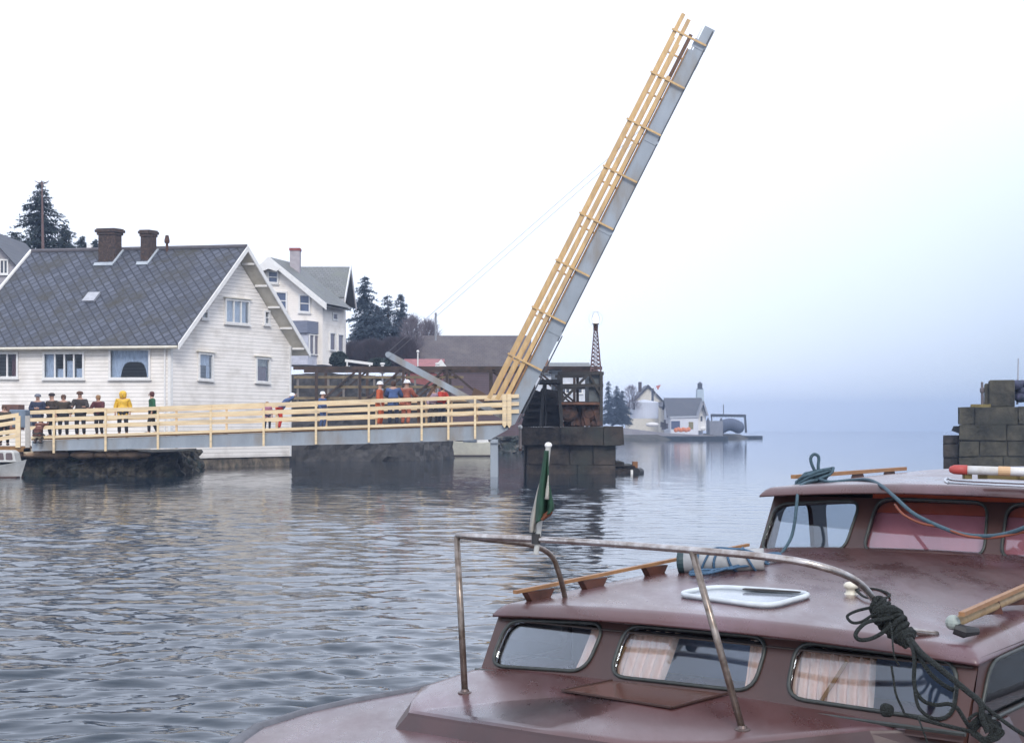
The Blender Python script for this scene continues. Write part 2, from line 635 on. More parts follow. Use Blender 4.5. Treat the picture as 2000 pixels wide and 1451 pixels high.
# ------------------------------------------------------------ water
def make_water():
    rows = [2.2]
    while rows[-1] < 1650:
        rows.append(rows[-1] * 1.0048 + 0.003)
    rows = np.array(rows)
    ang = np.concatenate([np.radians(np.linspace(-75, -27, 40, endpoint=False)),
                          np.radians(np.linspace(-27, 27, 430, endpoint=False)), np.radians(np.linspace(27, 75, 40))])
    tx = np.tan(ang)
    Y, TX = np.meshgrid(rows, tx, indexing='ij')
    X = TX * Y
    rng = np.random.RandomState(11)
    Z = np.zeros_like(X)
    dist = np.sqrt(X * X + Y * Y)
    wavescale = 1 - 0.62 * np.clip((X - 0.085 * Y + 1.5) / 4.0, 0, 1)
    nw = 60
    # slow warp so crests meander instead of running dead straight
    wx = 0.35 * np.sin(X * 0.61 + 1.3) * np.cos(Y * 0.47) + 0.2 * np.sin(Y * 1.1 + X * .7)
    wy = 0.35 * np.sin(Y * 0.53 + .4) * np.cos(X * 0.39) + 0.2 * np.sin(X * 1.3 - Y * .4)
    Xw, Yw = X + wx, Y + wy
    for i in range(nw):
        lam = 0.14 * (1.25 / 0.14) ** (i / (nw - 1)) * rng.uniform(.9, 1.1)
        th = math.radians(90 + rng.normal(0, 30))
        kx, ky = 2 * math.pi / lam * math.cos(th), 2 * math.pi / lam * math.sin(th)
        slope = 0.082 * (lam / 0.5) ** -0.25
        a = slope * lam / (2 * math.pi) / math.sqrt(nw / 7.5)
        fade = np.clip((lam / (dist * 0.0052) - 2.0) / 3.0, 0, 1)
        ph = rng.uniform(0, 6.28)
        arg = Xw * kx + Yw * ky + ph
        Z += a * fade * (np.sin(arg) + 0.32 * np.cos(2 * arg))
    gust = 0.75 + 0.35 * np.sin(X * 0.21 + 1.0 + 0.4 * np.sin(Y * .13)) * np.sin(Y * 0.17 + 0.6)
    Z *= wavescale * gust
    nr, nc = X.shape
    me = bpy.data.meshes.new('water')
    me.vertices.add(nr * nc)
    me.vertices.foreach_set('co', np.stack([X, Y, Z], -1).reshape(-1).astype(np.float32))
    i = np.arange((nr - 1) * (nc - 1))
    r, c = i // (nc - 1), i % (nc - 1)
    a = r * nc + c
    q = np.stack([a, a + 1, a + nc + 1, a + nc], -1).reshape(-1)
    me.loops.add(len(q))
    me.loops.foreach_set('vertex_index', q.astype(np.int32))
    me.polygons.add(len(i))
    me.polygons.foreach_set('loop_start', (np.arange(len(i)) * 4).astype(np.int32))
    me.polygons.foreach_set('loop_total', np.full(len(i), 4, np.int32))
    me.polygons.foreach_set('use_smooth', np.ones(len(i), bool))
    me.update()
    me.validate()
    m = bpy.data.materials.new('water')
    m.use_nodes = True
    t = m.node_tree
    b = t.nodes['Principled BSDF']
    b.inputs['Base Color'].default_value = (0.010, 0.021, 0.033, 1)
    b.inputs['Roughness'].default_value = 0.04
    b.inputs['IOR'].default_value = 1.33
    b.inputs['Specular IOR Level'].default_value = 0.5
    tcn = t.nodes.new('ShaderNodeTexCoord')

    def noise_(scale, st, det):
        mp = t.nodes.new('ShaderNodeMapping')
        mp.inputs['Scale'].default_value = st
        t.links.new(tcn.outputs['Object'], mp.inputs[0])
        n = t.nodes.new('ShaderNodeTexNoise')
        n.inputs['Scale'].default_value = scale
        n.inputs['Detail'].default_value = det
        t.links.new(mp.outputs[0], n.inputs['Vector'])
        return n.outputs[0]
    # calm slick on the seaward side, wind ripples on the other
    sx = t.nodes.new('ShaderNodeSeparateXYZ')
    t.links.new(tcn.outputs['Object'], sx.inputs[0])

    def mth(op, *a):
        n = t.nodes.new('ShaderNodeMath')
        n.operation = op
        for i, s in enumerate(a):
            if isinstance(s, (int, float)):
                n.inputs[i].default_value = s
            else:
                t.links.new(s, n.inputs[i])
        return n.outputs[0]
    edge_ = mth('ADD', mth('SUBTRACT', sx.outputs[0], mth('MULTIPLY', sx.outputs[1], 0.085)), mth('MULTIPLY', noise_(0.12, (1, .5, 1), 3), 4.0))
    cal = t.nodes.new('ShaderNodeMapRange')
    cal.inputs[1].default_value = 0.6
    cal.inputs[2].default_value = 3.2
    cal.inputs[3].default_value = 1.0
    cal.inputs[4].default_value = 0.16
    t.links.new(edge_, cal.inputs[0])
    b1 = t.nodes.new('ShaderNodeBump')
    t.links.new(mth('MULTIPLY', cal.outputs[0], mth('ADD', 0.16, mth('MULTIPLY', noise_(0.11, (.5, 1.4, 1), 3), 1.3))), b1.inputs['Strength'])
    b1.inputs['Distance'].default_value = 0.022
    t.links.new(noise_(3.2, (0.45, 1.0, 1), 3), b1.inputs['Height'])
    b2 = t.nodes.new('ShaderNodeBump')
    b2.inputs['Strength'].default_value = 0.35
    b2.inputs['Distance'].default_value = 0.005
    t.links.new(noise_(7.0, (0.6, 1.0, 1), 2), b2.inputs['Height'])
    t.links.new(b1.outputs[0], b2.inputs['Normal'])
    t.links.new(b2.outputs[0], b.inputs['Normal'])
    me.materials.append(m)
    o = bpy.data.objects.new('water', me)
    COL.objects.link(o)
    tag(o, kind='structure')


make_water()

# ------------------------------------------------------------ ground
COAST = [(-42, 63), (-33, 62.5), (-16.0, 62), (-15.6, 73.5), (-13.5, 84), (-13.5, 92), (-8.5, 104), (-4.2, 117), (1.3, 121.5), (2.5, 137), (9, 163), (13, 200),
         (15.5, 243), (24, 246), (41, 280), (53, 300), (50, 330), (20, 380), (-60, 420), (-260, 430), (-260, 63)]


def coast_dist(x, y):
    """signed distance to the shoreline, positive inland"""
    inside = False
    best = 1e9
    n = len(COAST)
    for i in range(n):
        x1, y1 = COAST[i]
        x2, y2 = COAST[(i + 1) % n]
        if (y1 > y) != (y2 > y) and x < (x2 - x1) * (y - y1) / (y2 - y1) + x1:
            inside = not inside
        dx, dy = x2 - x1, y2 - y1
        t = max(0, min(1, ((x - x1) * dx + (y - y1) * dy) / (dx * dx + dy * dy)))
        d = math.hypot(x - x1 - t * dx, y - y1 - t * dy)
        best = min(best, d)
    return best if inside else -best


def sstep(a, b, x):
    t = max(0, min(1, (x - a) / (b - a)))
    return t * t * (3 - 2 * t)


def ground_z(x, y):
    d = coast_dist(x, y)
    if d < 0:
        return max(-1.0, -1.0)
    z = -1.0 + 2.0 * sstep(0, 5.0 if y > 80 else 2.2, d)
    z += 1.6 * sstep(12, 40, d) * sstep(70, 95, y)
    # rise towards the left background where the upper houses and trees stand
    hill = 6.5 * sstep(95, 150, y) * sstep(-6, -40, x) * (1 - .6 * sstep(220, 320, y))
    z += hill
    z += 0.35 * noise.noise(V((x * .12, y * .12, 3))) * sstep(3, 15, d)
    return z


def make_ground():
    xs = np.concatenate([np.linspace(-250, -60, 20, endpoint=False), np.linspace(-60, 20, 90, endpoint=False), np.linspace(20, 60, 24)])
    ys = np.concatenate([np.linspace(60, 130, 80, endpoint=False), np.linspace(130, 440, 80)])
    pts = [(x, y, ground_z(x, y)) for y in ys for x in xs]
    m = mat('winter_ground', (0.06, 0.052, 0.038), 0.95, (0.03, 0.03, 0.022), 0.5, 8, bump=.5, bscale=2, col3=(0.07, 0.065, 0.055), s3=.2)
    o = grid_mesh('ground', pts, len(ys), len(xs), m, kind='structure', smooth=True)


make_ground()


def rough_wall(name, pts, depth, m, label=None, cat=None, seed=0, amp=0.22, cell=0.16, kind=None, tops=None, lean=0.25):
    """dry stone quay face: a line of (x, y, top z); a lumpy sheet in front, sloping back, with a top"""
    b = MB()
    rows = []
    cum = [0]
    for i in range(len(pts) - 1):
        cum.append(cum[-1] + math.dist(pts[i][:2], pts[i + 1][:2]))
    n = max(2, int(cum[-1] / cell))
    hz = 16
    for k in range(n + 1):
        s = cum[-1] * k / n
        j = max(0, min(len(pts) - 2, next((q for q in range(len(cum) - 1) if cum[q + 1] >= s - 1e-6), len(pts) - 2)))
        t = (s - cum[j]) / max(cum[j + 1] - cum[j], 1e-6)
        p = [pts[j][q] * (1 - t) + pts[j + 1][q] * t for q in range(3)]
        d = V((pts[j + 1][0] - pts[j][0], pts[j + 1][1] - pts[j][1], 0)).normalized()
        nn = V((d.y, -d.x, 0))           # outward, towards the camera for a line running right
        col = []
        for h in range(hz + 1):
            z = -0.9 + (p[2] + 0.9) * h / hz
            q = V((p[0], p[1], z)) + nn * ((p[2] - z) * lean)
            f = noise.voronoi(q * 2.2 + V((seed, 0, 0)))[0][0]
            a = amp * 1.5 * (0.6 - f) + amp * 1.1 * noise.noise(q * 1.1) + amp * .6 * noise.noise(q * 3.7)
            q = q + nn * a + V((0, 0, 1)) * amp * .5 * noise.noise(q * 2.1 + V((9, 3, seed)))
            col.append(q)
        col.append(V((p[0], p[1], p[2])) - nn * .8 + V((0, 0, .08 * noise.noise(q * 1.5))))
        col.append(V((p[0], p[1], p[2])) - nn * depth)
        col.append(V((p[0], p[1], -1.0)) - nn * depth)
        rows.append(col)
    return grid_mesh(name, [q for c in rows for q in c], len(rows), hz + 4, m, label=label, cat=cat, kind=kind)


ROCK = mat('dark_shore_rock', (0.075, 0.065, 0.05), 0.9, (0.006, 0.007, 0.007), 2.6, 9, bump=1.0, bscale=6, col3=(0.02, 0.03, 0.027), s3=1.4, lo=.42, hi=.62)
EARTH = mat('brown_bank_earth', (0.34, 0.22, 0.14), 0.95, (0.2, 0.13, 0.08), 2, 6, bump=.5)
ROCKL = mat('grey_shore_rock', (0.16, 0.15, 0.135), 0.95, (0.01, 0.011, 0.012), 1.3, 10, bump=1.0, bscale=3, col3=(0.03, 0.04, 0.035), s3=.7, lo=.44, hi=.6)
rough_wall('quay_wall', [(XZ(-40, 61), 61, 1.0), (XZ(45, 60.8), 60.8, .85), (XZ(180, 61), 61, .85), (XZ(255, 61.2), 61.2, .8), (XZ(332, 61.5), 61.5, .95), (XZ(336, 66), 71, 1.0)],
           3.0, ROCK, 'dark rough dry stone quay wall under the left end of the timber railed bridge', 'stone wall', seed=2, amp=.3)
# brown earth strip on top of it
b = MB()
for k in range(26):
    x = XZ(50 + k * 9.5, 61.6)
    b.ball((x, 60.75 + random.uniform(-.15, .25), .92), random.uniform(.3, .5), 8, sz=.42)
b.build('bank_ledge', EARTH, label='low brown earth ledge on top of the stone quay under the bridge girder', cat='earth bank', smooth=True)
rough_wall('shore_wall', [(XZ(560, 92), 92, .85), (XZ(640, 97), 97, .5), (XZ(740, 103), 103, .75), (XZ(800, 107), 107, .5), (XZ(850, 111), 111, .7), (XZ(900, 117), 117, 1.3), (XZ(1020, 121), 121, 1.4), (2.2, 137, 1.2), (9, 163, 1.1), (14, 200, 1.0)],
           4.0, ROCKL, 'dark rocky shore wall behind the pole, running back under the old bridge', 'stone wall', seed=8, amp=.5, cell=.22, lean=.55)

# ------------------------------------------------------------ houses
SIDE = siding('white_clapboard', (0.87, 0.82, 0.765), 0.19, 0.33)
SIDE2 = siding('white_boards_far', (0.86, 0.80, 0.73), 0.15, 0.8)


def window(parent, quad, n, mull=(), trans=(), frame=None, pane=None, fw=0.09, proud=0.05, sill=True, name='window', head=False, thick=.05):
    """quad: tl, tr, br, bl on the wall plane; n outward normal. frame and glazing bars, one pane behind"""
    tl, tr, br, bl = [V(q) for q in quad]
    b = MB()
    up = (tl - bl).normalized()
    rt = (br - bl).normalized()
    o = n * (proud / 2)
    b.beam(tl - rt * fw + o, tr + rt * fw + o, proud * 1.6 + thick, fw, up)
    b.beam(bl - rt * fw + o, br + rt * fw + o, proud * 1.4 + thick, fw, up)
    b.beam(bl + up * fw / 2 - rt * fw / 2 + o, tl - up * fw / 2 - rt * fw / 2 + o, proud * 1.2 + thick, fw, rt)
    b.beam(br + up * fw / 2 + rt * fw / 2 + o, tr - up * fw / 2 + rt * fw / 2 + o, proud * 1.2 + thick, fw, rt)
    for t in mull:
        b.beam(bl.lerp(br, t) + o * .6, tl.lerp(tr, t) + o * .6, proud + thick * .6, fw * .8, rt)
    for t in trans:
        b.beam(bl.lerp(tl, t) + o * .5, br.lerp(tr, t) + o * .5, proud + thick * .5, fw * .55, up)
    w = b.build(name, frame or WHITE, parent)
    if sill:
        MB().beam(bl - rt * fw * 1.5 - up * fw * .9 + n * .06, br + rt * fw * 1.5 - up * fw * .9 + n * .06, .16, .05, up).build('sill', frame or WHITE, w)
    if head:
        MB().beam(tl - rt * fw * 2 + up * fw * .9 + n * .07, tr + rt * fw * 2 + up * fw * .9 + n * .07, .2, .045, up).build('head_board', CREAM, w)
    MB().prism([tl, tr, br, bl], n * 0.012).build('pane', pane or DARKIN, w)
    return w


def pxquad(x0, y0, x1, y1, p0, n, dy=0.0):
    """window corners from picture box on a wall plane, uprights kept upright"""
    ym = (y0 + y1) / 2
    bl, br = onpl(x0, y1, p0, n), onpl(x1, y1 + dy, p0, n)
    tl, tr = onpl(x0, y0, p0, n), onpl(x1, y0 + dy, p0, n)
    return [tl, tr, br, bl]


# ---- main white house: corner nearest the camera, facade runs left, gable end runs back to the right
hc = P(333, 0, 72)
C0 = V((hc.x, 72, 0))
G1 = V((XZ(568, 79.2), 79.2, 0))
gd = (G1 - C0).normalized()
gw = (G1 - C0).length
fd = V((-0.985, 0.17, 0)).normalized()
fl = 10.9
zb, ze, zr = 0.51, 6.58, 11.45
nF = V((-fd.y, fd.x, 0))
nF = nF if nF.y < 0 else -nF            # facade normal, to the camera
nG = V((gd.y, -gd.x, 0))
nG = nG if nG.y < 0 else -nG
MH = thing('clapboard_house', 'large white clapboard house with a dark diamond slate roof and two brick chimneys', 'house', C0 + V((0, 0, 0)))
mid = C0 + gd * gw / 2
F0 = C0 + fd * fl
F1 = G1 + fd * fl
mid2 = mid + fd * fl


def Z(p, z):
    return V((p.x, p.y, z))


def fq(x0, y0, x1, y1):
    return pxquad(x0, y0, x1, y1, C0, nF)


def gq(x0, y0, x1, y1, dy):
    return pxquad(x0, y0, x1, y1, C0, nG, dy)


fwins = [fq(-22, 690, 33, 737), fq(88, 690, 162, 739), fq(217, 683, 291, 739)]
gwins = [gq(441, 585, 484, 630, 3.5), gq(395, 596, 403, 622, .7), gq(517, 608, 523.5, 633, .6), gq(389, 690, 413, 740, 2), gq(501, 699, 524, 745, 1.8)]
b = MB()
wt = 0.14
pts, fs = holed([Z(C0, zb), Z(F0, zb), Z(F0, ze), Z(C0, ze)], [w for w in fwins])
b.add(pts, fs)
pts, fs = holed([Z(C0, zb), Z(G1, zb), Z(G1, ze), Z(mid, zr - .12), Z(C0, ze)], [w for w in gwins])
b.add(pts, fs)
b.poly(Z(F0, zb), Z(F1, zb), Z(F1, ze), Z(mid2, zr - .12), Z(F0, ze))
b.poly(Z(G1, zb), Z(F1, zb), Z(F1, ze), Z(G1, ze))
b.poly(Z(C0, zb), Z(G1, zb), Z(F1, zb), Z(F0, zb))
b.poly(Z(C0, 3.95), Z(G1, 3.95), Z(F1, 3.95), Z(F0, 3.95))
b.build('wall', SIDE, MH)
# corner boards
b = MB()
for c_, n_ in ((C0, nF), (C0, nG), (G1, nG)):
    b = MB()
    t_ = fd if n_ is nF else (gd if c_ is C0 else -gd)
    b.obox(Z(c_, (zb + ze) / 2) + n_ * .02 + t_ * .06, t_ * .07, n_ * .02, V((0, 0, (ze - zb) / 2)))
    b.build('corner_board', WHITE, MH)
# roof slabs with UVs in metres
SLATE = slates('diamond_slates', (0.105, 0.115, 0.148), (0.06, 0.066, 0.086), (0.03, 0.032, 0.042), 0.36, 45, (0.05, 0.047, 0.04), .04)
ov, eo = 0.75, 0.55
e0 = Z(C0, ze) - gd * eo - fd * ov
slope_dir = (Z(mid, zr) - Z(C0, ze)).normalized()
e0 = Z(C0, ze) - slope_dir * (eo * 1.25) - fd * ov
e1 = e0 + fd * (fl + ov + 0.55)
r0 = Z(mid, zr) - fd * ov
r1 = r0 + fd * (fl + ov + .55)
sl2 = (Z(mid, zr) - Z(G1, ze)).normalized()
g0 = Z(G1, ze) - sl2 * (eo * 1.25) - fd * ov
g1 = g0 + fd * (fl + ov + .55)
b = MB()
ln = (e1 - e0).length
ht = (r0 - e0).length
up_ = V((0, 0, .14))
b.poly(e0 + up_, r0 + up_, r1 + up_, e1 + up_, uv=[(0, 0), (0, ht), (ln, ht), (ln, 0)])
b.poly(g0 + up_, g1 + up_, r1 + up_, r0 + up_, uv=[(0, 0), (ln, 0), (ln, ht), (0, ht)])
b.poly(e0 + up_, e1 + up_, e1 + V((0, 0, .06)), e0 + V((0, 0, .06)), uv=[(0, 0)] * 4)
rf = b.build('roof', SLATE, MH)
sof = MB()
sof.poly(e0, e1, r1, r0).poly(g0, r0, r1, g1)
sof.build('soffit', mat('soffit_boards', (0.62, 0.58, 0.5), .7, (0.5, 0.46, 0.38), 2), rf)
b = MB()
for a_, c_ in ((e0, r0), (g0, r0)):
    o_ = -fd * .02
    b = MB()
    b.prism([a_ + o_ + V((0, 0, -.10)), c_ + o_ + V((0, 0, -.10)), c_ + o_ + V((0, 0, .20)), a_ + o_ + V((0, 0, .20))], -fd * .05)
    b.build('barge_board', WHITE, rf)
for a_, c_ in ((e1, r1), (g1, r1)):
    b = MB()
    b.prism([a_ + V((0, 0, -.10)), c_ + V((0, 0, -.10)), c_ + V((0, 0, .26)), a_ + V((0, 0, .26))], fd * .12)
    b.build('barge_board', WHITE, rf)
b = MB()
for k in range(5):      # purlin ends under the far verge
    t_ = .08 + k * .2
    p_ = g0.lerp(r0, t_) + V((0, 0, -.06))
    MB().beam(p_ + fd * .02, p_ + fd * (ov - .04), .07, .11).build('purlin_end', WHITE, rf)
b = MB()
b.tube([e0 + V((0, 0, .02)) - nF * -.05, e1 + V((0, 0, .02)) - nF * -.05], .075, 8)
b.build('gutter', CREAM, rf)
MB().tube([r0 + V((0, 0, .17)), r1 + V((0, 0, .17))], .11, 6).build('ridge_cap', mat('ridge_tile', (.13, .12, .13), .8), rf)
b = MB()
pt_ = Z(C0, ze - .1) + nF * .12 + fd * .25
b.tube([e0 + fd * 1.1, pt_ + V((0, 0, -.25)), Z(pt_, zb + .2)], .045, 8)
b.build('downpipe', WHITE, MH)


def ridge_at(px):
    lo_, hi_ = 0.0, 1.0
    for _ in range(40):
        m_ = (lo_ + hi_) / 2
        q_ = r0.lerp(r1, m_)
        if 1000 + q_.x / q_.y * FPX > px:
            lo_ = m_
        else:
            hi_ = m_
    return r0.lerp(r1, (lo_ + hi_) / 2)


def chimney(px, w, topy, parent, flash):
    c_ = ridge_at(px) - gd * .35
    zt = ZY(topy, c_.y)
    b = MB()
    ax_, ay_ = fd * (w / 2), gd * .26
    b.obox(Z(c_, (zr - 1.0 + zt - .35) / 2), ax_, ay_, V((0, 0, (zt - .35 - zr + 1.0) / 2)))
    for k_, (e_, h0, h1) in enumerate(((1.12, .36, .22), (1.26, .22, .06), (1.16, .06, 0))):
        b.obox(Z(c_, zt - (h0 + h1) / 2), ax_ * e_, ay_ * (1 + (e_ - 1) * 1.6), V((0, 0, (h0 - h1) / 2 - .001)))
    ch = b.build('chimney', BRICK, parent, bevel=.03)
    # lead flashing round the foot
    b = MB()
    k_ = (Z(mid, zr) - Z(C0, ze)).normalized()
    nrm = k_.cross(fd).normalized()
    nrm = nrm if nrm.z > 0 else -nrm
    base = c_ - gd * .42
    # front foot on the slope
    dd = (base - Z(c_, 0)).to_2d().length
    zz = zr + .14 - (zr - ze) / (gw / 2) * .77
    f0 = V((base.x, base.y, zz))
    b.beam(f0 - fd * (w / 2 + .08) + nrm * .03, f0 + fd * (w / 2 + .08) + nrm * .03, .22, .05, nrm)
    for s_ in (-1,):
        q_ = f0 + fd * (s_ * (w / 2 + .05)) + nrm * .03
        b.beam(q_, q_ + k_ * 1.25, .12, .06, nrm)
    b.build('flashing', mat('lead_flashing', (.42, .46, .5), .5), ch)
    return ch


chimney(225, .92, 447, rf, 1)
chimney(300, .5, 450, rf, 1)
c_ = ridge_at(329) - gd * .1
b = MB().tube([Z(c_, zr - .2), Z(c_, zr + .45)], .07, 8)
b.lathe([(.13, 0), (.15, .12), (.09, .4), (.05, .42)], Z(c_, zr + .42), 10)
b.build('vent_pipe', RUST, rf)
nrm = slope_dir.cross(fd).normalized()
nrm = nrm if nrm.z > 0 else -nrm
pc = onpl(179, 582, e0 + up_, nrm)
sk = MB().obox(pc + nrm * .06, fd * .33, slope_dir * .32, nrm * .07).build('roof_hatch', mat('zinc', (.45, .46, .5), .5), rf, bevel=.01)

# windows with curtains behind real openings
CURW = mat('net_curtain', (0.55, 0.56, 0.6), 0.9, (0.42, 0.43, 0.47), 4)
CURR = mat('red_curtain', (0.16, 0.07, 0.07), 0.9)
BEIGE = mat('beige_blind', (0.42, 0.36, 0.27), 0.9)


def wavy(quadtl, tr, br, bl, n, depth, waves=9, amp=.03):
    """gathered cloth hanging between four corners"""
    b = MB()
    cols = waves * 6
    rows_ = 3
    tl = V(quadtl)
    for r_ in range(rows_ + 1):
        for c in range(cols + 1):
            u_, v_ = c / cols, r_ / rows_
            p_ = tl.lerp(V(tr), u_).lerp(V(bl).lerp(V(br), u_), v_) - n * (depth + amp * math.sin(u_ * waves * 6.283 + .8 * math.sin(v_ * 3)))
            b.v.append(tuple(p_))
    for r_ in range(rows_):
        for c in range(cols):
            a = r_ * (cols + 1) + c
            b.f.append((a, a + 1, a + cols + 2, a + cols + 1))
    return b


def open_window(parent, q, n, mull=(), trans=(), curtains=(), arch=False, head=False):
    w = window(parent, q, n, mull, trans, pane=GLASS, fw=.10, proud=.06, head=head)
    tl, tr, br, bl = q
    for (u0, u1, v0, v1, m_, wv) in curtains:
        def at_(u_, v_):
            return tl.lerp(tr, u_).lerp(bl.lerp(br, u_), v_)
        wavy(at_(u0, v0), at_(u1, v0), at_(u1, v1), at_(u0, v1), n, .12, wv, .02).build('curtain', m_, w)
    return w


open_window(MH, fwins[0], nF, (.33, .67), (), ((.78, .99, .02, .98, CURR, 3), (0, .3, .1, .9, CURW, 3)))
open_window(MH, fwins[1], nF, (.27, .52, .77), (), ((0, .26, .02, .98, CURW, 4), (.55, .75, .3, .98, CURW, 3), (.8, .99, .6, .98, CURW, 3), (.3, .5, .62, .98, CURW, 3)))
# picture window: net across, parted in a swag
w_ = open_window(MH, fwins[2], nF, (), (), ())
tl, tr, br, bl = fwins[2]
b = MB()
ncol = 40
for r_ in range(9):
    for c in range(ncol + 1):
        u_ = c / ncol
        s_ = max(0.0, 1 - ((u_ - .58) / .34) ** 4) ** .5 if abs(u_ - .58) < .34 else 0.0
        bot = 1.0 - .58 * s_
        v_ = bot * r_ / 8
        p_ = tl.lerp(tr, u_).lerp(bl.lerp(br, u_), v_) - nF * (.13 + .02 * math.sin(u_ * 70))
        b.v.append(tuple(p_))
for r_ in range(8):
    for c in range(ncol):
        a = r_ * (ncol + 1) + c
        b.f.append((a, a + 1, a + ncol + 2, a + ncol + 1))
b.build('curtain', CURW, w_)
open_window(MH, gwins[0], nG, (.34, .67), (), ((0.02, .98, 0.02, .98, CURW, 7),), head=True)
open_window(MH, gwins[1], nG, (), (.5,), ())
open_window(MH, gwins[2], nG, (), (.5,), ((.1, .9, .3, .98, CURW, 2),))
open_window(MH, gwins[3], nG, (), (), ((.05, .95, 0, .45, CURW, 4), (.7, .98, .45, 1, CURW, 2)), head=True)
open_window(MH, gwins[4], nG, (), (), ((.05, .95, 0, .32, BEIGE, 3), (.05, .95, .36, 1, CURR, 3)), head=True)
# foundation below the boards
b = MB()
for a_, c_ in ((C0, G1), (C0, F0), (G1, F1)):
    d_ = (c_ - a_).normalized()
b.prism([Z(C0 - nG * .05 + fd * .04, -.9), Z(G1 - nG * .05 + fd * .04, -.9), Z(F1, -.9), Z(F0 - nF * .05, -.9)], (0, 0, .9 + zb - .01))
b.build('foundation', mat('foundation_stone', (0.27, 0.215, 0.155), .95, (0.07, 0.06, 0.05), 1.5, 8, bump=.9, bscale=5, col3=(.09, .085, .075), s3=2.5), MH)


def gable_block(b_, x0, x1, y0, y1, z0, ze_, zr_, along='x'):
    """walls of a simple gabled block"""
    if along == 'x':
        ym = (y0 + y1) / 2
        b_.poly((x0, y0, z0), (x1, y0, z0), (x1, y0, ze_), (x0, y0, ze_))
        b_.poly((x0, y1, z0), (x1, y1, z0), (x1, y1, ze_), (x0, y1, ze_))
        for x in (x0, x1):
            b_.poly((x, y0, z0), (x, y1, z0), (x, y1, ze_), (x, ym, zr_), (x, y0, ze_))
    else:
        xm = (x0 + x1) / 2
        for y in (y0, y1):
            b_.poly((x0, y, z0), (x1, y, z0), (x1, y, ze_), (xm, y, zr_), (x0, y, ze_))
        for x in (x0, x1):
            b_.poly((x, y0, z0), (x, y1, z0), (x, y1, ze_), (x, y0, ze_))
    return b_


def gable_roof(b_, x0, x1, y0, y1, ze_, zr_, along='x', o=.4, th=.12):
    up = V((0, 0, th))
    if along == 'x':
        ym = (y0 + y1) / 2
        k = (zr_ - ze_) / (ym - y0)
        L_ = x1 - x0 + 2 * o
        for y, s in ((y0, -1), (y1, 1)):
            a, c = V((x0 - o, y + s * o, ze_ - k * o)), V((x1 + o, y + s * o, ze_ - k * o))
            d, e = V((x1 + o, ym, zr_)), V((x0 - o, ym, zr_))
            H = (e - a).length
            b_.poly(a + up, c + up, d + up, e + up, uv=[(0, 0), (L_, 0), (L_, H), (0, H)])
            b_.poly(a, c, d, e, uv=[(0, 0)] * 4)
            b_.poly(a, c, c + up, a + up, uv=[(0, 0)] * 4)
            b_.poly(a, e, e + up, a + up, uv=[(0, 0)] * 4)
            b_.poly(c, d, d + up, c + up, uv=[(0, 0)] * 4)
    else:
        xm = (x0 + x1) / 2
        k = (zr_ - ze_) / (xm - x0)
        L_ = y1 - y0 + 2 * o
        for x, s in ((x0, -1), (x1, 1)):
            a, c = V((x + s * o, y0 - o, ze_ - k * o)), V((x + s * o, y1 + o, ze_ - k * o))
            d, e = V((xm, y1 + o, zr_)), V((xm, y0 - o, zr_))
            H = (e - a).length
            b_.poly(a + up, c + up, d + up, e + up, uv=[(0, 0), (L_, 0), (L_, H), (0, H)])
            b_.poly(a, c, d, e, uv=[(0, 0)] * 4)
            b_.poly(a, c, c + up, a + up, uv=[(0, 0)] * 4)
            b_.poly(a, e, e + up, a + up, uv=[(0, 0)] * 4)
            b_.poly(c, d, d + up, c + up, uv=[(0, 0)] * 4)
    return b_


GREYROOF = slates('weathered_grey_roof', (0.20, 0.205, 0.20), (0.15, 0.155, 0.15), (0.08, 0.08, 0.08), .3, 0, (0.17, 0.18, 0.15), .02)
BROWNROOF = slates('brown_tile_roof', (0.10, 0.078, 0.076), (0.08, 0.062, 0.062), (0.05, 0.04, 0.04), .33, 0, (0.12, 0.10, 0.09), .03)
DARKROOF = slates('dark_far_roof', (0.09, 0.095, 0.11), (0.07, 0.075, 0.09), (0.04, 0.04, 0.05), .4, 0, (0.09, 0.09, 0.1), .03)

# ---- second white house: gable with a steep right rake, cross wing and a blue grey bay
Y2 = 104.0
H2 = thing('gabled_house', 'tall white house with a blue grey glazed bay, just behind the clapboard house', 'house', (XZ(570, Y2), Y2, 3.0))
nA = V((-0.30, -0.954, 0)).normalized()        # main gable front faces the camera, a little left
pA = P(533, 700, Y2)


def a2(px, py):
    return onpl(px, py, pA, nA)


back = -nA
apex, rk, lk = a2(533, 509), a2(642, 597), a2(440, 590)
wbr, wbl = a2(630, 712), a2(452, 712)
wr, wl = a2(630, 590), a2(452, 578)
b = MB()
b.poly(wbl, wbr, wr, apex - V((0, 0, .1)), wl)
dp = 3.9
b.poly(wbr, wbr + back * dp, wr + back * dp, wr)
b.poly(wbl, wbl + back * dp, wl + back * dp, wl)
b.build('wall', SIDE2, H2)
b = MB()
upv = V((0, 0, .2))
fo = nA * .6
bk = back * dp
for e_ in (a2(645, 600), a2(436, 596)):
    b.poly(e_ + fo + upv, apex + fo + upv, apex + bk + upv, e_ + bk + upv, uv=[(0, 0), (0, 8), (8, 8), (8, 0)])
    b.poly(e_ + fo, apex + fo, apex + bk, e_ + bk, uv=[(0, 0)] * 4)
r2 = b.build('roof', GREYROOF, H2)
b = MB()
for e_ in (a2(645, 600), a2(436, 596)):
    b.prism([e_ + fo + V((0, 0, -.25)), apex + fo + V((0, 0, -.2)), apex + fo + V((0, 0, .22)), e_ + fo + V((0, 0, .22))], nA * .08)
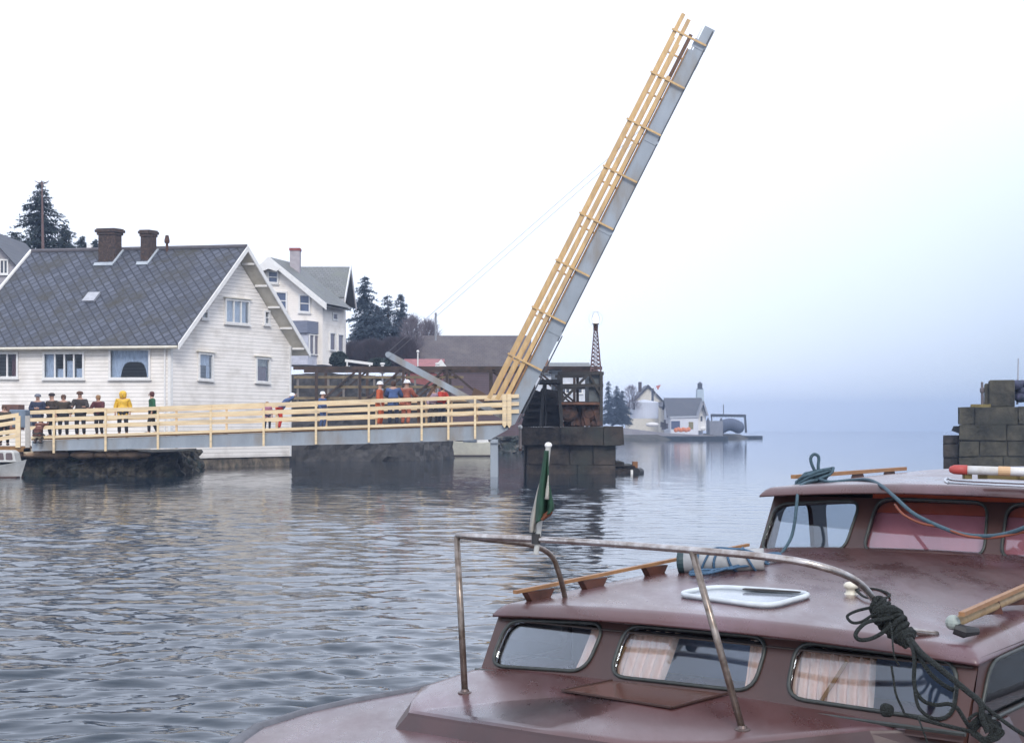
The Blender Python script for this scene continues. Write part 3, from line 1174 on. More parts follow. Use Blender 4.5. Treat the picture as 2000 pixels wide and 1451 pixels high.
# apex decoration board
b.prism([a2(512, 526) + fo, a2(533, 511) + fo, a2(556, 527) + fo, a2(548, 532) + fo, a2(533, 527) + fo, a2(520, 532) + fo], nA * .1)
b.build('barge_board', WHITE, r2)
cx = a2(553, 560) + back * 2.0
b = MB().obox(V((cx.x, cx.y, ZY(520, cx.y))), (.36, 0, 0), (0, .36, 0), (0, 0, 1.15))
chm = b.build('chimney', mat('grey_render', (.42, .38, .4), .8), r2)
MB().obox(V((cx.x, cx.y, ZY(520, cx.y) + 1.2)), (.40, 0, 0), (0, .40, 0), (0, 0, .1)).build('chimney_cap', mat('red_cap', (.3, .07, .06), .7), chm)
for (x0, y0, x1, y1) in ((526, 530, 542, 552), (541, 570, 559, 604), (587, 576, 604, 609)):
    window(H2, pxquad(x0, y0, x1, y1, pA, nA, 1), nA, (), (.5,), fw=.12, proud=.06, pane=mat('blue_blind_pane', (0.09, 0.12, 0.2), .25, (.07, .09, .15), 1))
# cross wing with the roof slope seen from the front
Yw = 108.0
wx0, wx1 = XZ(556, Yw), XZ(663, Yw)
zrw, zew = ZY(524, Yw + 3.5), ZY(577, Yw)
b = MB()
gable_roof(b, wx0, wx1, Yw, Yw + 7, zew, zrw, 'x', o=.4)
b.build('wing_roof', GREYROOF, r2)
b = MB()
gable_block(b, wx0 + .4, wx1 - .3, Yw + .2, Yw + 6.8, ZY(712, Yw), zew, zrw - .15, 'x')
wg = b.build('wing_wall', SIDE2, H2)
b = MB()
xo = wx1 + .42
b.prism([(xo, Yw - .4, zew - .55), (xo, Yw + 3.5, zrw - .1), (xo, Yw + 3.5, zrw + .3), (xo, Yw - .4, zew - .2)], (.08, 0, 0))
b.prism([(xo, Yw + 7.4, zew - .55), (xo, Yw + 3.5, zrw - .1), (xo, Yw + 3.5, zrw + .3), (xo, Yw + 7.4, zew - .2)], (.08, 0, 0))
b.build('verge_board', WHITE, r2)
nS = V((0.954, -0.30, 0)).normalized()
for (x0, y0, x1, y1) in ((644, 650, 653, 684), (660, 653, 669, 686), (650, 612, 657, 624)):
    window(H2, pxquad(x0, y0, x1, y1, wbr, nS, 1), nS, fw=.1, sill=False, pane=mat('violet_pane', (.16, .15, .19), .3))
# bay / glazed porch
BLUEG = mat('blue_grey_panel', (0.20, 0.22, 0.29), .7, (.15, .165, .22), 3, stretch=(1, 1, 6))
Yb = 101.5
b = MB()
bx0, bm_, bx1 = XZ(560, Yb + 1.5), XZ(600, Yb), XZ(640, Yb + 2.6)
foot = [(bx0, Yb + 1.5), (bm_, Yb), (bx1, Yb + 2.6)]
zt0, zt1, zt2 = ZY(626, Yb), ZY(650, Yb), ZY(712, Yb)
b.prism([(bx0, Yb + 3.5, zt1), (bx0, Yb + .3, zt1), (bm_, Yb, zt1), (bx1, Yb + 2.6, zt1), (bx1, Yb + 5, zt1)], (0, 0, zt0 - zt1))
b.build('balcony_panel', BLUEG, H2)
b = MB()
b.prism([(bx0, Yb + 3.5, zt2), (bx0, Yb + .5, zt2), (bm_, Yb + .2, zt2), (bx1 - .1, Yb + 2.8, zt2), (bx1 - .1, Yb + 5, zt2)], (0, 0, zt1 - zt2 - .02))
b.build('porch_wall', mat('pale_lilac_boards', (.55, .56, .64), .7), H2)
d_ = V((bx1 - bm_, 2.6, 0))
nb_ = V((d_.y, -d_.x, 0)).normalized()
for k in range(4):
    a_ = V((bm_, Yb + .2, 0)) + d_ * (.08 + .23 * k)
    c_ = V((bm_, Yb + .2, 0)) + d_ * (.25 + .23 * k)
    window(H2, [Z(a_, zt1 - .1), Z(c_, zt1 - .1), Z(c_, zt1 - 1.5), Z(a_, zt1 - 1.5)], nb_, fw=.07, sill=False, pane=mat('violet_pane', (.16, .15, .19), .3))

# ---- grey gabled house at the left picture edge
Yg = 95.0
gn = V((0, -1, 0))
GH = thing('grey_house', 'grey gabled house at the left edge behind the slate roof', 'house', (XZ(-30, Yg), Yg, 4))
b = MB()
X0, X1 = XZ(-110, Yg), XZ(42, Yg)
gable_block(b, X0, X1, Yg, Yg + 8, 4, ZY(530, Yg), ZY(447, Yg), 'y')
b.build('wall', siding('grey_boards', (.34, .32, .34), .16, .75), GH)
b = MB()
gable_roof(b, X0, X1, Yg, Yg + 8, ZY(530, Yg), ZY(447, Yg), 'y', .4)
b.build('roof', DARKROOF, GH)
window(GH, pxquad(2, 508, 14, 535, V((0, Yg, 0)), gn), gn, (.5,), (), fw=.1)

# ---- small white cupola roof with chimney peeping above the ridge
Yc = 120.0
CH = thing('white_roofed_house', 'pale hipped roof with a white chimney peeping over the slate ridge beside the brick chimney', 'house', (XZ(163, Yc), Yc, 8))
zz_ = ZY(500, Yc)
b = MB()
b.box(XZ(128, Yc), XZ(198, Yc), Yc, Yc + 5, 8, zz_)
b.build('wall', WHITE, CH)
b = MB()
c4 = [V((XZ(125, Yc), Yc - .3, zz_)), V((XZ(201, Yc), Yc - .3, zz_)), V((XZ(201, Yc), Yc + 5.3, zz_)), V((XZ(125, Yc), Yc + 5.3, zz_))]
tp = V((XZ(161, Yc), Yc + 2.5, ZY(478, Yc)))
for i_ in range(4):
    b.poly(c4[i_], c4[(i_ + 1) % 4], tp)
b.build('roof', mat('pale_lead_roof', (.55, .56, .6), .6), CH)
MB().box(tp.x - .3, tp.x + .3, tp.y - .3, tp.y + .3, tp.z - .8, tp.z + .35).build('chimney', WHITE, CH)

# ---- long brown roofed building
Yr = 125.0
BR = thing('boathouse', 'long building with a brown tiled roof and maroon walls behind the raised span', 'boathouse', (XZ(900, Yr), Yr, 1))
x0, x1 = XZ(800, Yr), XZ(1030, Yr)
b = MB()
gable_block(b, x0, x1, Yr, Yr + 10, .5, ZY(716, Yr), ZY(658, Yr + 5) - .1, 'x')
b.build('wall', siding('maroon_boards', (.10, .062, .07), .2, .6), BR)
b = MB()
gable_roof(b, x0, x1, Yr, Yr + 10, ZY(716, Yr), ZY(658, Yr + 5), 'x', .4)
r_ = b.build('roof', BROWNROOF, BR)
# ---- red roofed shed in front of it
Ys = 112.0
RS = thing('red_shed', 'small red roofed shed with a white gable, right above the tilted steel arm', 'shed', (XZ(825, Ys), Ys, 1))
b = MB()
gable_block(b, XZ(792, Ys), XZ(860, Ys), Ys, Ys + 5, .8, ZY(722, Ys), ZY(704, Ys) - .05, 'x')
b.build('wall', mat('red_shed_wall', (.30, .10, .09), .8), RS)
b = MB()
gable_roof(b, XZ(792, Ys), XZ(858, Ys), Ys, Ys + 5, ZY(722, Ys), ZY(704, Ys + 2.5), 'x', .3)
b.build('roof', mat('red_painted_tin', (.36, .13, .13), .6, (.26, .1, .1), 2), RS)
q = P(862, 0, Ys)
b = MB().prism([(q.x - .5, Ys - .35, ZY(716, Ys)), (q.x + .42, Ys - .35, ZY(716, Ys)), (q.x, Ys - .35, ZY(702, Ys))], (0, .12, 0))
b.build('white_gable', WHITE, RS)
# small white gabled box above (dormer like hut) and its neighbours
Yk = 118.0
HK = thing('white_hut', 'tiny white hut with a grey lean-to roof left of the brown roof', 'hut', (XZ(777, Yk), Yk, 1.5))
MB().box(XZ(771, Yk), XZ(783, Yk), Yk, Yk + 2.5, 1.2, ZY(684, Yk)).build('wall', WHITE, HK)
b = MB().prism([(XZ(762, Yk), Yk - .2, ZY(690, Yk)), (XZ(784, Yk), Yk - .2, ZY(683, Yk)), (XZ(784, Yk), Yk - .2, ZY(681, Yk)), (XZ(762, Yk), Yk - .2, ZY(688, Yk))], (0, 3, 0))
b.build('roof', DARKROOF if False else mat('grey_tin', (.3, .31, .34), .6), HK)
for px, t_, lab in ((851, 614, 'thin grey mast rising behind the brown roof near the bare bushes'), (816, 688, 'short white post against the brown roof beside the red shed')):
    yy = 122.0 if px == 851 else 108.0
    b = MB().tube([P(px, 722 if px == 816 else 665, yy), P(px, t_, yy)], .05 if px == 816 else .09, 8)
    b.lathe([(.09, 0), (.12, .06), (.05, .16)], P(px, t_, yy), 8)
    b.build('mast', WHITE if px == 816 else mat('grey_mast', (.3, .31, .34), .6), label=lab, cat='mast')
# aerial mast in front of the left spruce
b = MB().tube([P(84, 500, 98), P(82, 354, 98)], [.11, .05], 8)
t0 = P(82, 358, 98)
for a_ in (-.5, .5):
    b.tube([t0 + V((0, 0, -.1)), t0 + V((a_, 0, .15))], .03, 6)
b.build('mast', mat('brown_pole', (.16, .10, .09), .8), label='tall slim brown pole in front of the large left spruce', cat='mast')

# ------------------------------------------------------------ new railed bridge
YB, YB2 = 60.0, 63.0
XE0, XE1 = XZ(62, YB), XZ(992, YB)


def deckz(x):
    """underside line of the deck, rising to the right"""
    t = (x - XZ(60, YB)) / (XZ(985, YB) - XZ(60, YB))
    a, c = ZY(860, YB), ZY(829, YB)
    return a + (c - a) * t


BRG = thing('footbridge', 'long grey girder bridge with yellow timber railings, from the quay to the raised span', 'bridge', (XZ(500, YB), YB + 1.5, 1.0))


def girder_at(y, name='girder'):
    b = MB()
    n = 24
    pts = []
    for k in range(n + 1):
        x = XE0 + (XZ(960, YB) - XE0) * k / n
        t = k / n
        dep = .42 + .16 * min(1, t * 1.4)
        pts.append((x, dep))
    for k in range(n):
        (xa, da), (xb, db) = pts[k], pts[k + 1]
        b.prism([(xa, y, deckz(xa) - da), (xb, y, deckz(xb) - db), (xb, y, deckz(xb) - .02), (xa, y, deckz(xa) - .02)], (0, .05, 0))
    xa, xb = XZ(960, YB), XZ(993, YB)
    b.prism([(xa, y, deckz(xa) - .58), (xb, y, deckz(xb) - .2), (xb, y, deckz(xb) - .02), (xa, y, deckz(xa) - .02)], (0, .05, 0))
    g = b.build(name, STEEL, BRG)
    b = MB()
    for k in range(n):
        (xa, da), (xb, db) = pts[k], pts[k + 1]
        b.prism([(xa, y - .06, deckz(xa) - da - .03), (xb, y - .06, deckz(xb) - db - .03), (xb, y - .06, deckz(xb) - db), (xa, y - .06, deckz(xa) - da)], (0, .2, 0))
    b.build('flange', STEEL, g)
    return g


girder_at(YB)
girder_at(YB2)
b = MB()
b.prism([(XE0, YB - .05, deckz(XE0)), (XE1, YB - .05, deckz(XE1)), (XE1, YB - .05, deckz(XE1) + .09), (XE0, YB - .05, deckz(XE0) + .09)], (0, YB2 - YB + .15, 0))
b.build('deck', TIMBERD, BRG)
b = MB()
k = 0
x = XE0 + .5
while x < XE1 - .3:
    b.beam((x, YB + .05, deckz(x) - .25), (x, YB2, deckz(x) - .25), .08, .2)
    x += 1.6
b.build('cross_beam', STEELD, BRG)
post_px = [107, 208, 310, 413, 516, 618, 721, 824, 876, 928]


def rails(y, px0, px1, mt_, far=False):
    xa, xb = XZ(px0, YB), XZ(px1, YB)
    for k, dz in enumerate((1.0, .68, .36)):
        # boards butt at posts: slight breaks and sags
        b = MB()
        segs = [px0] + [p for i, p in enumerate(post_px) if (i + k) % 3 == 1 and px0 < p < px1] + [px1]
        for j in range(len(segs) - 1):
            x0_, x1_ = XZ(segs[j], YB) + .006, XZ(segs[j + 1], YB) - .006
            e0_, e1_ = random.uniform(-.012, .012), random.uniform(-.012, .012)
            z0_, z1_ = deckz(x0_) + .09 + dz + e0_, deckz(x1_) + .09 + dz + e1_
            b.prism([(x0_, y, z0_), (x1_, y, z1_), (x1_, y, z1_ + .155), (x0_, y, z0_ + .155)], (0, .035, 0))
        b.build('railing_board', mt_, BRG)


rails(YB - .09, 60, 1014, TIMBER)
rails(YB2 + .12, 60, 1006, TIMBER)
b = MB().prism([(XE0, YB - .1, deckz(XE0) + .06), (XE1, YB - .1, deckz(XE1) + .06), (XE1, YB - .1, deckz(XE1) + .17), (XE0, YB - .1, deckz(XE0) + .17)], (0, .045, 0))
b.build('toe_board', TIMBER, BRG)
for i_, px in enumerate(post_px):
    x = XZ(px, YB)
    for y, far in ((YB - .16, 0), (YB2 + .155, 1)):
        MB().box(x - .045, x + .045, y, y + .065, deckz(x) - .56, deckz(x) + 1.24).build('post', TIMBER, BRG)
x = XZ(990, YB)
for dx in (-.1, .1):
    MB().prism([(x + dx - .09, YB - .17, deckz(x) - .02), (x + dx, YB - .17, deckz(x) - .15), (x + dx + .09, YB - .17, deckz(x) - .02), (x + dx + .09, YB - .17, deckz(x) + 1.27), (x + dx - .09, YB - .17, deckz(x) + 1.27)], (0, .07, 0)).build('end_post', TIMBER, BRG)
# pole in the water
xl = XZ(965, YB)
for y in (YB + .25, YB2 - .25):
    MB().box(xl - .16, xl + .16, y - .15, y + .15, -1.0, deckz(xl) - .6).build('support_leg', STEEL, BRG, bevel=.015)
MB().beam((xl, YB, deckz(xl) - .68), (xl, YB2, deckz(xl) - .68), .3, .16).build('cap_beam', STEEL, BRG)

# ------------------------------------------------------------ raised span
LF = thing('raised_span', 'bascule bridge span raised high against the sky, grey girder with yellow timber railings', 'bridge span', P(1012, 826, YB))
e1_ = V((0.4515, 0, 0.8923))
e2_ = V((-0.8923, 0, 0.4515))
O_ = P(1012, 826, YB)
SCL = FPX / YB      # px per metre in the bridge plane
LL = 857 / SCL
DEP = 32.5 / SCL


def lf(s, h, y):
    return O_ + e1_ * s + e2_ * h + V((0, y - YB, 0))


steps = [(0.0, -.03), (195 / SCL, -.03), (195.5 / SCL, .04), (415 / SCL, .0), (415.5 / SCL, .05), (612 / SCL, -.01), (612.5 / SCL, .07), (818 / SCL, .0), (818.5 / SCL, .09), (LL, .0)]
for y in (YB, YB2):
    b = MB()
    b.prism([lf(-.45, DEP * .55, y), lf(-.1, .1, y), lf(LL, 0.05, y), lf(LL, DEP - .18, y), lf(LL - 1.15, DEP - .18, y), lf(LL - 1.2, DEP, y), lf(0.35, DEP, y), lf(-.25, DEP * .9, y)], (0, .06, 0))
    g = b.build('girder', STEEL, LF)
    b = MB()
    for (sa, ha), (sb, hb) in zip(steps[::2], steps[1::2]):
        b.prism([lf(sa + .03, ha, y - .07), lf(sb - .1, ha, y - .07), lf(sb - .1, ha + .05, y - .07), lf(sa + .03, ha + .05, y - .07)], (0, .2, 0))
    b.build('flange', STEELD, g)
    for s_ in (195, 415, 612, 818):
        b = MB()
        b.prism([lf(s_ / SCL - .18, .04, y - .02), lf(s_ / SCL + .18, .04, y - .02), lf(s_ / SCL + .18, DEP - .05, y - .02), lf(s_ / SCL - .18, DEP - .05, y - .02)], (0, .018, 0))
        b.build('splice_plate', STEEL, g)
MB().prism([lf(.3, DEP + .004, YB - .06), lf(LL - 1.2, DEP + .004, YB - .06), lf(LL - 1.2, DEP + .07, YB - .06), lf(.3, DEP + .07, YB - .06)], (0, YB2 - YB + .18, 0)).build('deck', TIMBERD, LF)
b = MB()
s_ = .8
while s_ < LL - 1:
    b.beam(lf(s_, .3, YB + .06), lf(s_, .3, YB2), .2, .1, e1_)
    s_ += 1.9
b.build('cross_beam', STEELD, LF)
MB().prism([lf(LL - 1.1, DEP - .12, YB + .3), lf(LL + .05, DEP - .12, YB + .3), lf(LL + .05, DEP - .07, YB + .3), lf(LL - 1.1, DEP - .07, YB + .3)], (0, 2.2, 0)).build('end_plate', WHITE, LF)
tips = (0.02, -0.1, -2.6)
for k, hh in enumerate((.77, .45, .13)):
    b = MB()
    S1 = LL + tips[k]
    segs = [(.36, .48, .62)[k]] + [S1 * f for f in ((.36, .71), (.28, .62), (.43, .8))[k]] + [S1]
    for j in range(len(segs) - 1):
        e = random.uniform(-.012, .012)
        b.prism([lf(segs[j] + .006, DEP + hh + e, YB - .1), lf(segs[j + 1] - .006, DEP + hh + e, YB - .1), lf(segs[j + 1] - .006, DEP + hh + .175 + e, YB - .1), lf(segs[j] + .006, DEP + hh + .175 + e, YB - .1)], (0, .035, 0))
    b.build('railing_board', TIMBERO, LF)
    b = MB()
    S1 = LL + (-.1, -.3, .35)[k]
    b.prism([lf(.7, DEP + hh, YB2 + .14), lf(S1, DEP + hh, YB2 + .14), lf(S1, DEP + hh + .17, YB2 + .14), lf(.7, DEP + hh + .17, YB2 + .14)], (0, .035, 0))
    b.build('railing_board', (TIMBERO, TIMBERO, TIMBERB)[k], LF)
for k in range(8):
    s_ = 17.58 - (k * 2.197 - (.2 if k else 0))
    for y in (YB - .165, YB2 + .18):
        MB().prism([lf(s_ - .04, .1, y), lf(s_ + .04, .1, y), lf(s_ + .04, DEP + 1.0, y), lf(s_ - .04, DEP + 1.0, y)], (0, .06, 0)).build('post', TIMBERO, LF)
# tail arms and cables
for y in (YB + .35, YB2 - .35):
    b = MB()
    p0_, p1_ = P(757, 692, YB), P(922, 782, YB)
    for q in (p0_, p1_):
        q.y = y
    b.beam(p0_, p1_, .2, .26)
    q2 = P(1000, 822, YB)
    q2.y = y
    b.beam(p1_, q2, .2, .24)
    b.build('tail_arm', STEEL, LF)
    t_ = MB().tube([p0_ + V((0, 0, .12)), lf(lf and 13.9, DEP + .05, y + .1)], .009, 6)
    t_.build('cable', mat('cable_wire', (.2, .2, .22), .5, metal=.5), LF)
b = MB()
for q in (P(757, 692, YB),):
    b.tube([V((q.x, YB + .2, q.z)), V((q.x, YB2 - .2, q.z))], .12, 10)
b.build('arm_cross_bar', STEEL, LF)

# prop, brown, under the arm
b = MB().beam((XZ(829, YB), YB + .5, ZY(782, YB)), (XZ(851, YB), YB + .5, ZY(750, YB)), .14, .12)
b.beam((XZ(815, YB), YB + .5, ZY(782, YB)), (XZ(829, YB), YB + .5, ZY(782, YB)), .12, .14)
b.beam((XZ(816, YB), YB + .5, ZY(782, YB)), (XZ(816, YB), YB + .5, deckz(XZ(816, YB)) + .09), .12, .12, (1, 0, 0))
b.build('timber_prop', TIMBERB, label='dark slanting timber prop under the tilted grey steel arm', cat='prop')
# brown tarpaulin/board at the foot of the raised span
b = MB().prism([P(918, 782, 61.5), P(926, 757, 61.5), P(950, 770, 61.5), P(944, 785, 61.5)], (0, .5, 0))
b.build('plywood_sheet', mat('brown_board', (.13, .08, .05), .8), label='brown board sheet leaning by the foot of the raised span railing', cat='board')

# ------------------------------------------------------------ left landing: fence, sheets
AP = thing('landing_fence', 'timber ramp fence at the left picture edge, boards tilting up to the right', 'fence', (XZ(10, 60.4), 60.4, 1.0))
yy = 60.3
for k, (ya, yb) in enumerate(((819, 812), (833, 826), (848, 843), (863, 852))):
    b = MB().prism([P(-60, ya + 10, yy), P(36, yb + 2, yy), P(36, yb - 6, yy), P(-60, ya + 2, yy)], (0, .04, 0))
    b.build('railing_board', TIMBER, AP)
for px in (-40, 36, 55):
    MB().box(XZ(px, yy) - .1, XZ(px, yy) + .1, yy - .08, yy, ZY(874, yy), ZY(812, yy)).build('post', TIMBER if px < 50 else mat('grey_post', (.5, .47, .43), .8), AP)
b = MB().prism([P(-60, 884, yy), P(60, 882, yy), P(60, 872, yy), P(-60, 872, yy)], (0, 1.6, 0))
b.build('landing_deck', TIMBERD, AP)
b = MB().prism([P(46, 885, yy), P(64, 890, yy), P(66, 876, yy), P(46, 876, yy)], (0, 1.2, 0))
b.build('landing_block', mat('pale_timber', (.5, .4, .27), .8), AP)
b = MB().box(XZ(18, 62), XZ(50, 62), 62, 63.2, ZY(835, 62), ZY(800, 62))
b.build('steel_box', mat('blue_grey_box', (.2, .26, .34), .6), label='blue grey steel box behind the fence at the left picture edge', cat='box', bevel=.03)
b = MB().box(XZ(4, 63.4), XZ(36, 63.4), 63.4, 64.2, ZY(840, 63.4), ZY(790, 63.4))
b.build('plank_stack', mat('red_brown_planks', (.22, .10, .06), .8, (.08, .05, .05), 2), label='red brown stacked planks behind the blue grey box at the left edge', cat='plank stack')
# sign board on the house side of the railing: pale sheet with a red mark
q = P(346, 0, 63.6)

# ------------------------------------------------------------ old bridge behind
YO, YO2 = 68.5, 72.0
OB = thing('old_truss_bridge', 'old rusty iron truss bridge with weathered timber railings behind the new bridge', 'bridge', (XZ(780, YO), YO + 1.7, 3.0))
RUSTB = mat('brown_old_iron', (.085, .055, .045), .85, (.035, .028, .025), 2)
OLDT = mat('old_rail_timber', (.24, .19, .115), .85, (.15, .115, .075), 3)
for yy_ in (YO, YO2):
    b = MB()
    tz, bz = ZY(718, YO), ZY(790, YO)
    xa, xb = XZ(573, YO), XZ(1176, YO)
    b.box(xa, xb, yy_ - .06, yy_ + .06, tz - .1, tz + .06)
    b.build('top_chord', RUSTB, OB)
    b = MB()
    b.box(xa, xb, yy_ - .1, yy_ + .1, ZY(806, YO), ZY(784, YO))
    b.build('bottom_chord', mat('black_old_girder', (.035, .03, .028), .8), OB)
    for k, px in enumerate(range(618, 1170, 85)):
        x = XZ(px, YO)
        MB().beam((x, yy_, bz), (x, yy_, tz), .13, .13, (1, 0, 0)).build('upright', RUSTB, OB)
        x2_ = XZ(px + 85, YO)
        if px + 85 < 1180:
            s_ = 1 if px < 860 else -1
            MB().beam((x, yy_ + .07, bz if s_ > 0 else tz), (x2_, yy_ + .07, tz if s_ > 0 else bz), .11, .09).build('diagonal', RUSTB, OB)
b = MB().box(XZ(573, YO), XZ(1176, YO), YO, YO2, ZY(800, YO), ZY(796, YO))
b.build('deck', RUSTB, OB)
for k, py in enumerate((736, 755, 777)):
    MB().box(XZ(573, YO), XZ(905, YO), YO + .16, YO + .2, ZY(py + 3, YO), ZY(py - 2, YO)).build('railing_board', OLDT, OB)
for px in (580, 640, 670, 700, 730, 770, 810, 850):
    MB().box(XZ(px, YO) - .05, XZ(px, YO) + .05, YO + .21, YO + .29, ZY(798, YO), ZY(733, YO)).build('rail_post', mat('pale_old_post', (.22, .2, .19), .85), OB)

# ------------------------------------------------------------ centre pier
YP = 64.0
PR = thing('bridge_pier', 'massive dark stone bridge pier standing in the water under the raised span', 'pier', (XZ(1115, YP), YP + 4, 0))
b = masonry(MB(), XZ(1028, YP), XZ(1203, YP), YP, YP + 9, -1.0, ZY(868, YP), .72, 1.5, .06, 3, gap=.035)
b.build('pier_body', STONE, PR)
b = masonry(MB(), XZ(1018, YP), XZ(1217, YP), YP - .3, YP + 9.4, ZY(870, YP), ZY(833, YP), .84, 1.5, .06, 5, gap=.03)
b.build('pier_cap', STONE, PR)
b = masonry(MB(), XZ(1178, YP), XZ(1243, YP), YP + .4, YP + 5, -1.0, ZY(909, YP), .4, .8, .13, 9, gap=.06)
b.box(XZ(1190, YP), XZ(1222, YP), YP + .9, YP + 4.4, ZY(909, YP) - .02, ZY(903, YP))
b.build('pier_foot', STONE, PR)
MB().box(XZ(1238, YP), XZ(1248, YP), YP + .6, YP + .9, -.6, ZY(902, YP)).build('fender_post', mat('orange_rust_post', (.26, .12, .05), .8), PR)
MB().box(XZ(1233, YP), XZ(1237.5, YP), YP + .3, YP + .6, -.5, ZY(918, YP)).build('white_post', WHITE, PR)
MB().tube([P(1242, 922, YP + .3), P(1250, 922, YP + .9)], .2, 12).build('tyre', IRON, PR)
# low wet masonry course on the left of the pier, a slim post with white cap
b = MB().tube([P(1016, 876, YP - .8), P(1016, 838, YP - .8)], .06, 8)
ps = b.build('marker_post', mat('pale_marker', (.36, .3, .28), .8), label='slim post with a white round cap beside the hinge of the raised span', cat='post')
MB().ball(P(1016, 834, YP - .8), .1, 10).build('cap', WHITE, ps)
b = MB().box(XZ(1013, YP), XZ(1019, YP), YP - .82, YP - .28, ZY(880, YP), ZY(872, YP))
b.build('bracket', RUST, ps)

# machinery on the pier
zc = ZY(833, YP)
b = MB()
xa, xb = XZ(1060, YP), XZ(1093, YP)
for (p, q) in (((1056, 833), (1063, 748)), ((1097, 833), (1091, 748))):
    b.beam(P(*p, YP + .3), P(*q, YP + .3), .13, .13, (0, 1, 0))
    b.beam(P(*p, YP + 2.2), P(*q, YP + 2.2), .13, .13, (0, 1, 0))
b.prism([P(1066, 830, YP + .5), P(1068, 830, YP + .5), P(1066, 750, YP + .5), P(1068, 750, YP + .5)], (0, 1.5, 0))
b.box(XZ(1054, YP), XZ(1095, YP), YP + .1, YP + 2.5, ZY(748, YP), ZY(741, YP))
b.build('winch_frame', IRON, label='black tapered iron winch frame on the pier beside the raised span', cat='winch frame')
b = MB()
rg = random.Random(12)
for k in range(8):
    x_ = 1022 + k * 5
    b.beam(P(x_, 833, YP + 3.2), P(x_ + 20, 760 + k * 2, YP + 3.2), .2, .12, (0, 1, 0))
b.prism([P(1024, 833, YP + 3.6), P(1100, 833, YP + 3.6), P(1100, 765, YP + 3.6), P(1058, 758, YP + 3.6)], (0, .3, 0))
for k in range(5):
    b.beam(P(1020, 828 - k * 13, YP + 3.1), P(1100, 826 - k * 13, YP + 3.1), .07, .1)
b.build('counterweight_screen', mat('black_screen', (.03, .026, .025), .8, (.015, .013, .013), 3), label='dark slanting boarded screen behind the black winch frame on the pier', cat='screen')
gx0, gx1 = XZ(1096, YP), XZ(1178, YP)
CG = thing('iron_cage', 'rusty box truss end on the pier below the lattice beacon', 'truss frame', (XZ(1137, YP), YP + 2, zc))
y0, y1 = YP + .6, YP + 4.2
b = MB()
for yy_ in (y0, y1):
    for px in (1097, 1176):
        b.beam(P(px, 832, YP) + V((0, yy_ - YP, 0)), P(px, 728, YP) + V((0, yy_ - YP, 0)), .14, .14, (1, 0, 0))
    for py in (728, 752):
        b.beam(P(1090, py, YP) + V((0, yy_ - YP, 0)), P(1180, py, YP) + V((0, yy_ - YP, 0)), .1, .14)
b.beam(V((gx1, y0, ZY(728, YP))), V((gx1, y1, ZY(728, YP))), .14, .14)
b.build('frame', mat('dark_cage_iron', (.06, .055, .05), .8), CG)
b = MB()
b.beam(P(1098, 783, YP + .6), P(1150, 730, YP + .6), .12, .16, (0, 1, 0))
b.beam(P(1150, 730, YP + .6), P(1175, 775, YP + .6), .1, .12, (0, 1, 0))
b.build('brace', mat('dark_cage_iron', (.06, .055, .05), .8), CG)
MB().box(XZ(1094, YP), XZ(1172, YP), YP + .4, YP + 4, ZY(790, YP), ZY(785, YP)).build('platform', mat('rust_platform', (.2, .09, .05), .85, (.09, .05, .035), 4), CG)
b = MB()
rg = random.Random(4)
for k in range(20):
    px = 1100 + k * 3.8
    b.beam(P(px, 832, YP + .5 + rg.random() * 2), P(px + rg.uniform(-12, 12), 790, YP + .5 + rg.random() * 2), rg.uniform(.06, .3), rg.uniform(.06, .2), (0, 1, 0))
b.lathe([(.3, -.3), (.42, -.2), (.42, .2), (.3, .3)], P(1110, 806, YP + 1), 16, axis=V((0, 1, 0)))
b.lathe([(.2, -.3), (.33, -.2), (.33, .2), (.2, .3)], P(1150, 808, YP + 1), 16, axis=V((0, 1, 0)))
b.build('gear_train', RUST, CG)
b = MB().box(XZ(1152, YP), XZ(1176, YP), y0 + .15, y1, ZY(784, YP), ZY(730, YP))
b.build('panel', mat('green_grey_panel', (.13, .15, .155), .7, (.08, .09, .1), 2), CG)
# roof hut beside winch
b = MB().prism([P(1072, 727, YP + 4.6), P(1098, 727, YP + 4.6), P(1098, 717, YP + 4.6), P(1072, 723, YP + 4.6)], (0, 1.6, 0))
b.box(XZ(1078, 68.6), XZ(1096, 68.6), 68.7, 70, ZY(770, 68.6), ZY(727, 68.6))
b.build('control_hut', mat('hut_grey', (.28, .31, .35), .7), label='small grey hut with a sloping roof between the raised span and the iron cage', cat='hut')
MB().tube([P(1068, 722, 69), P(1069, 690, 69)], [.09, .05], 8).build('rusty_post', mat('orange_post', (.35, .2, .13), .8), label='short orange brown post above the grey hut on the pier', cat='post')
# lattice beacon
BT = thing('beacon_mast', 'slender red brown lattice beacon mast topped by a lit white lamp', 'beacon', P(1163, 727, YP + 2))
Ym = YP + 2
zt_, zb_ = ZY(642, Ym), ZY(727, Ym)
cxm = XZ(1163.5, Ym)
LAT = mat('lattice_red_brown', (.24, .15, .15), .7, (.12, .08, .08), 6)
b = MB()


def lat(t):
    hw = .24 * (1 - t) + .07 * t
    z = zb_ + (zt_ - zb_) * t
    return [V((cxm + sx * hw, Ym + sy * hw, z)) for sx, sy in ((-1, -1), (1, -1), (1, 1), (-1, 1))]


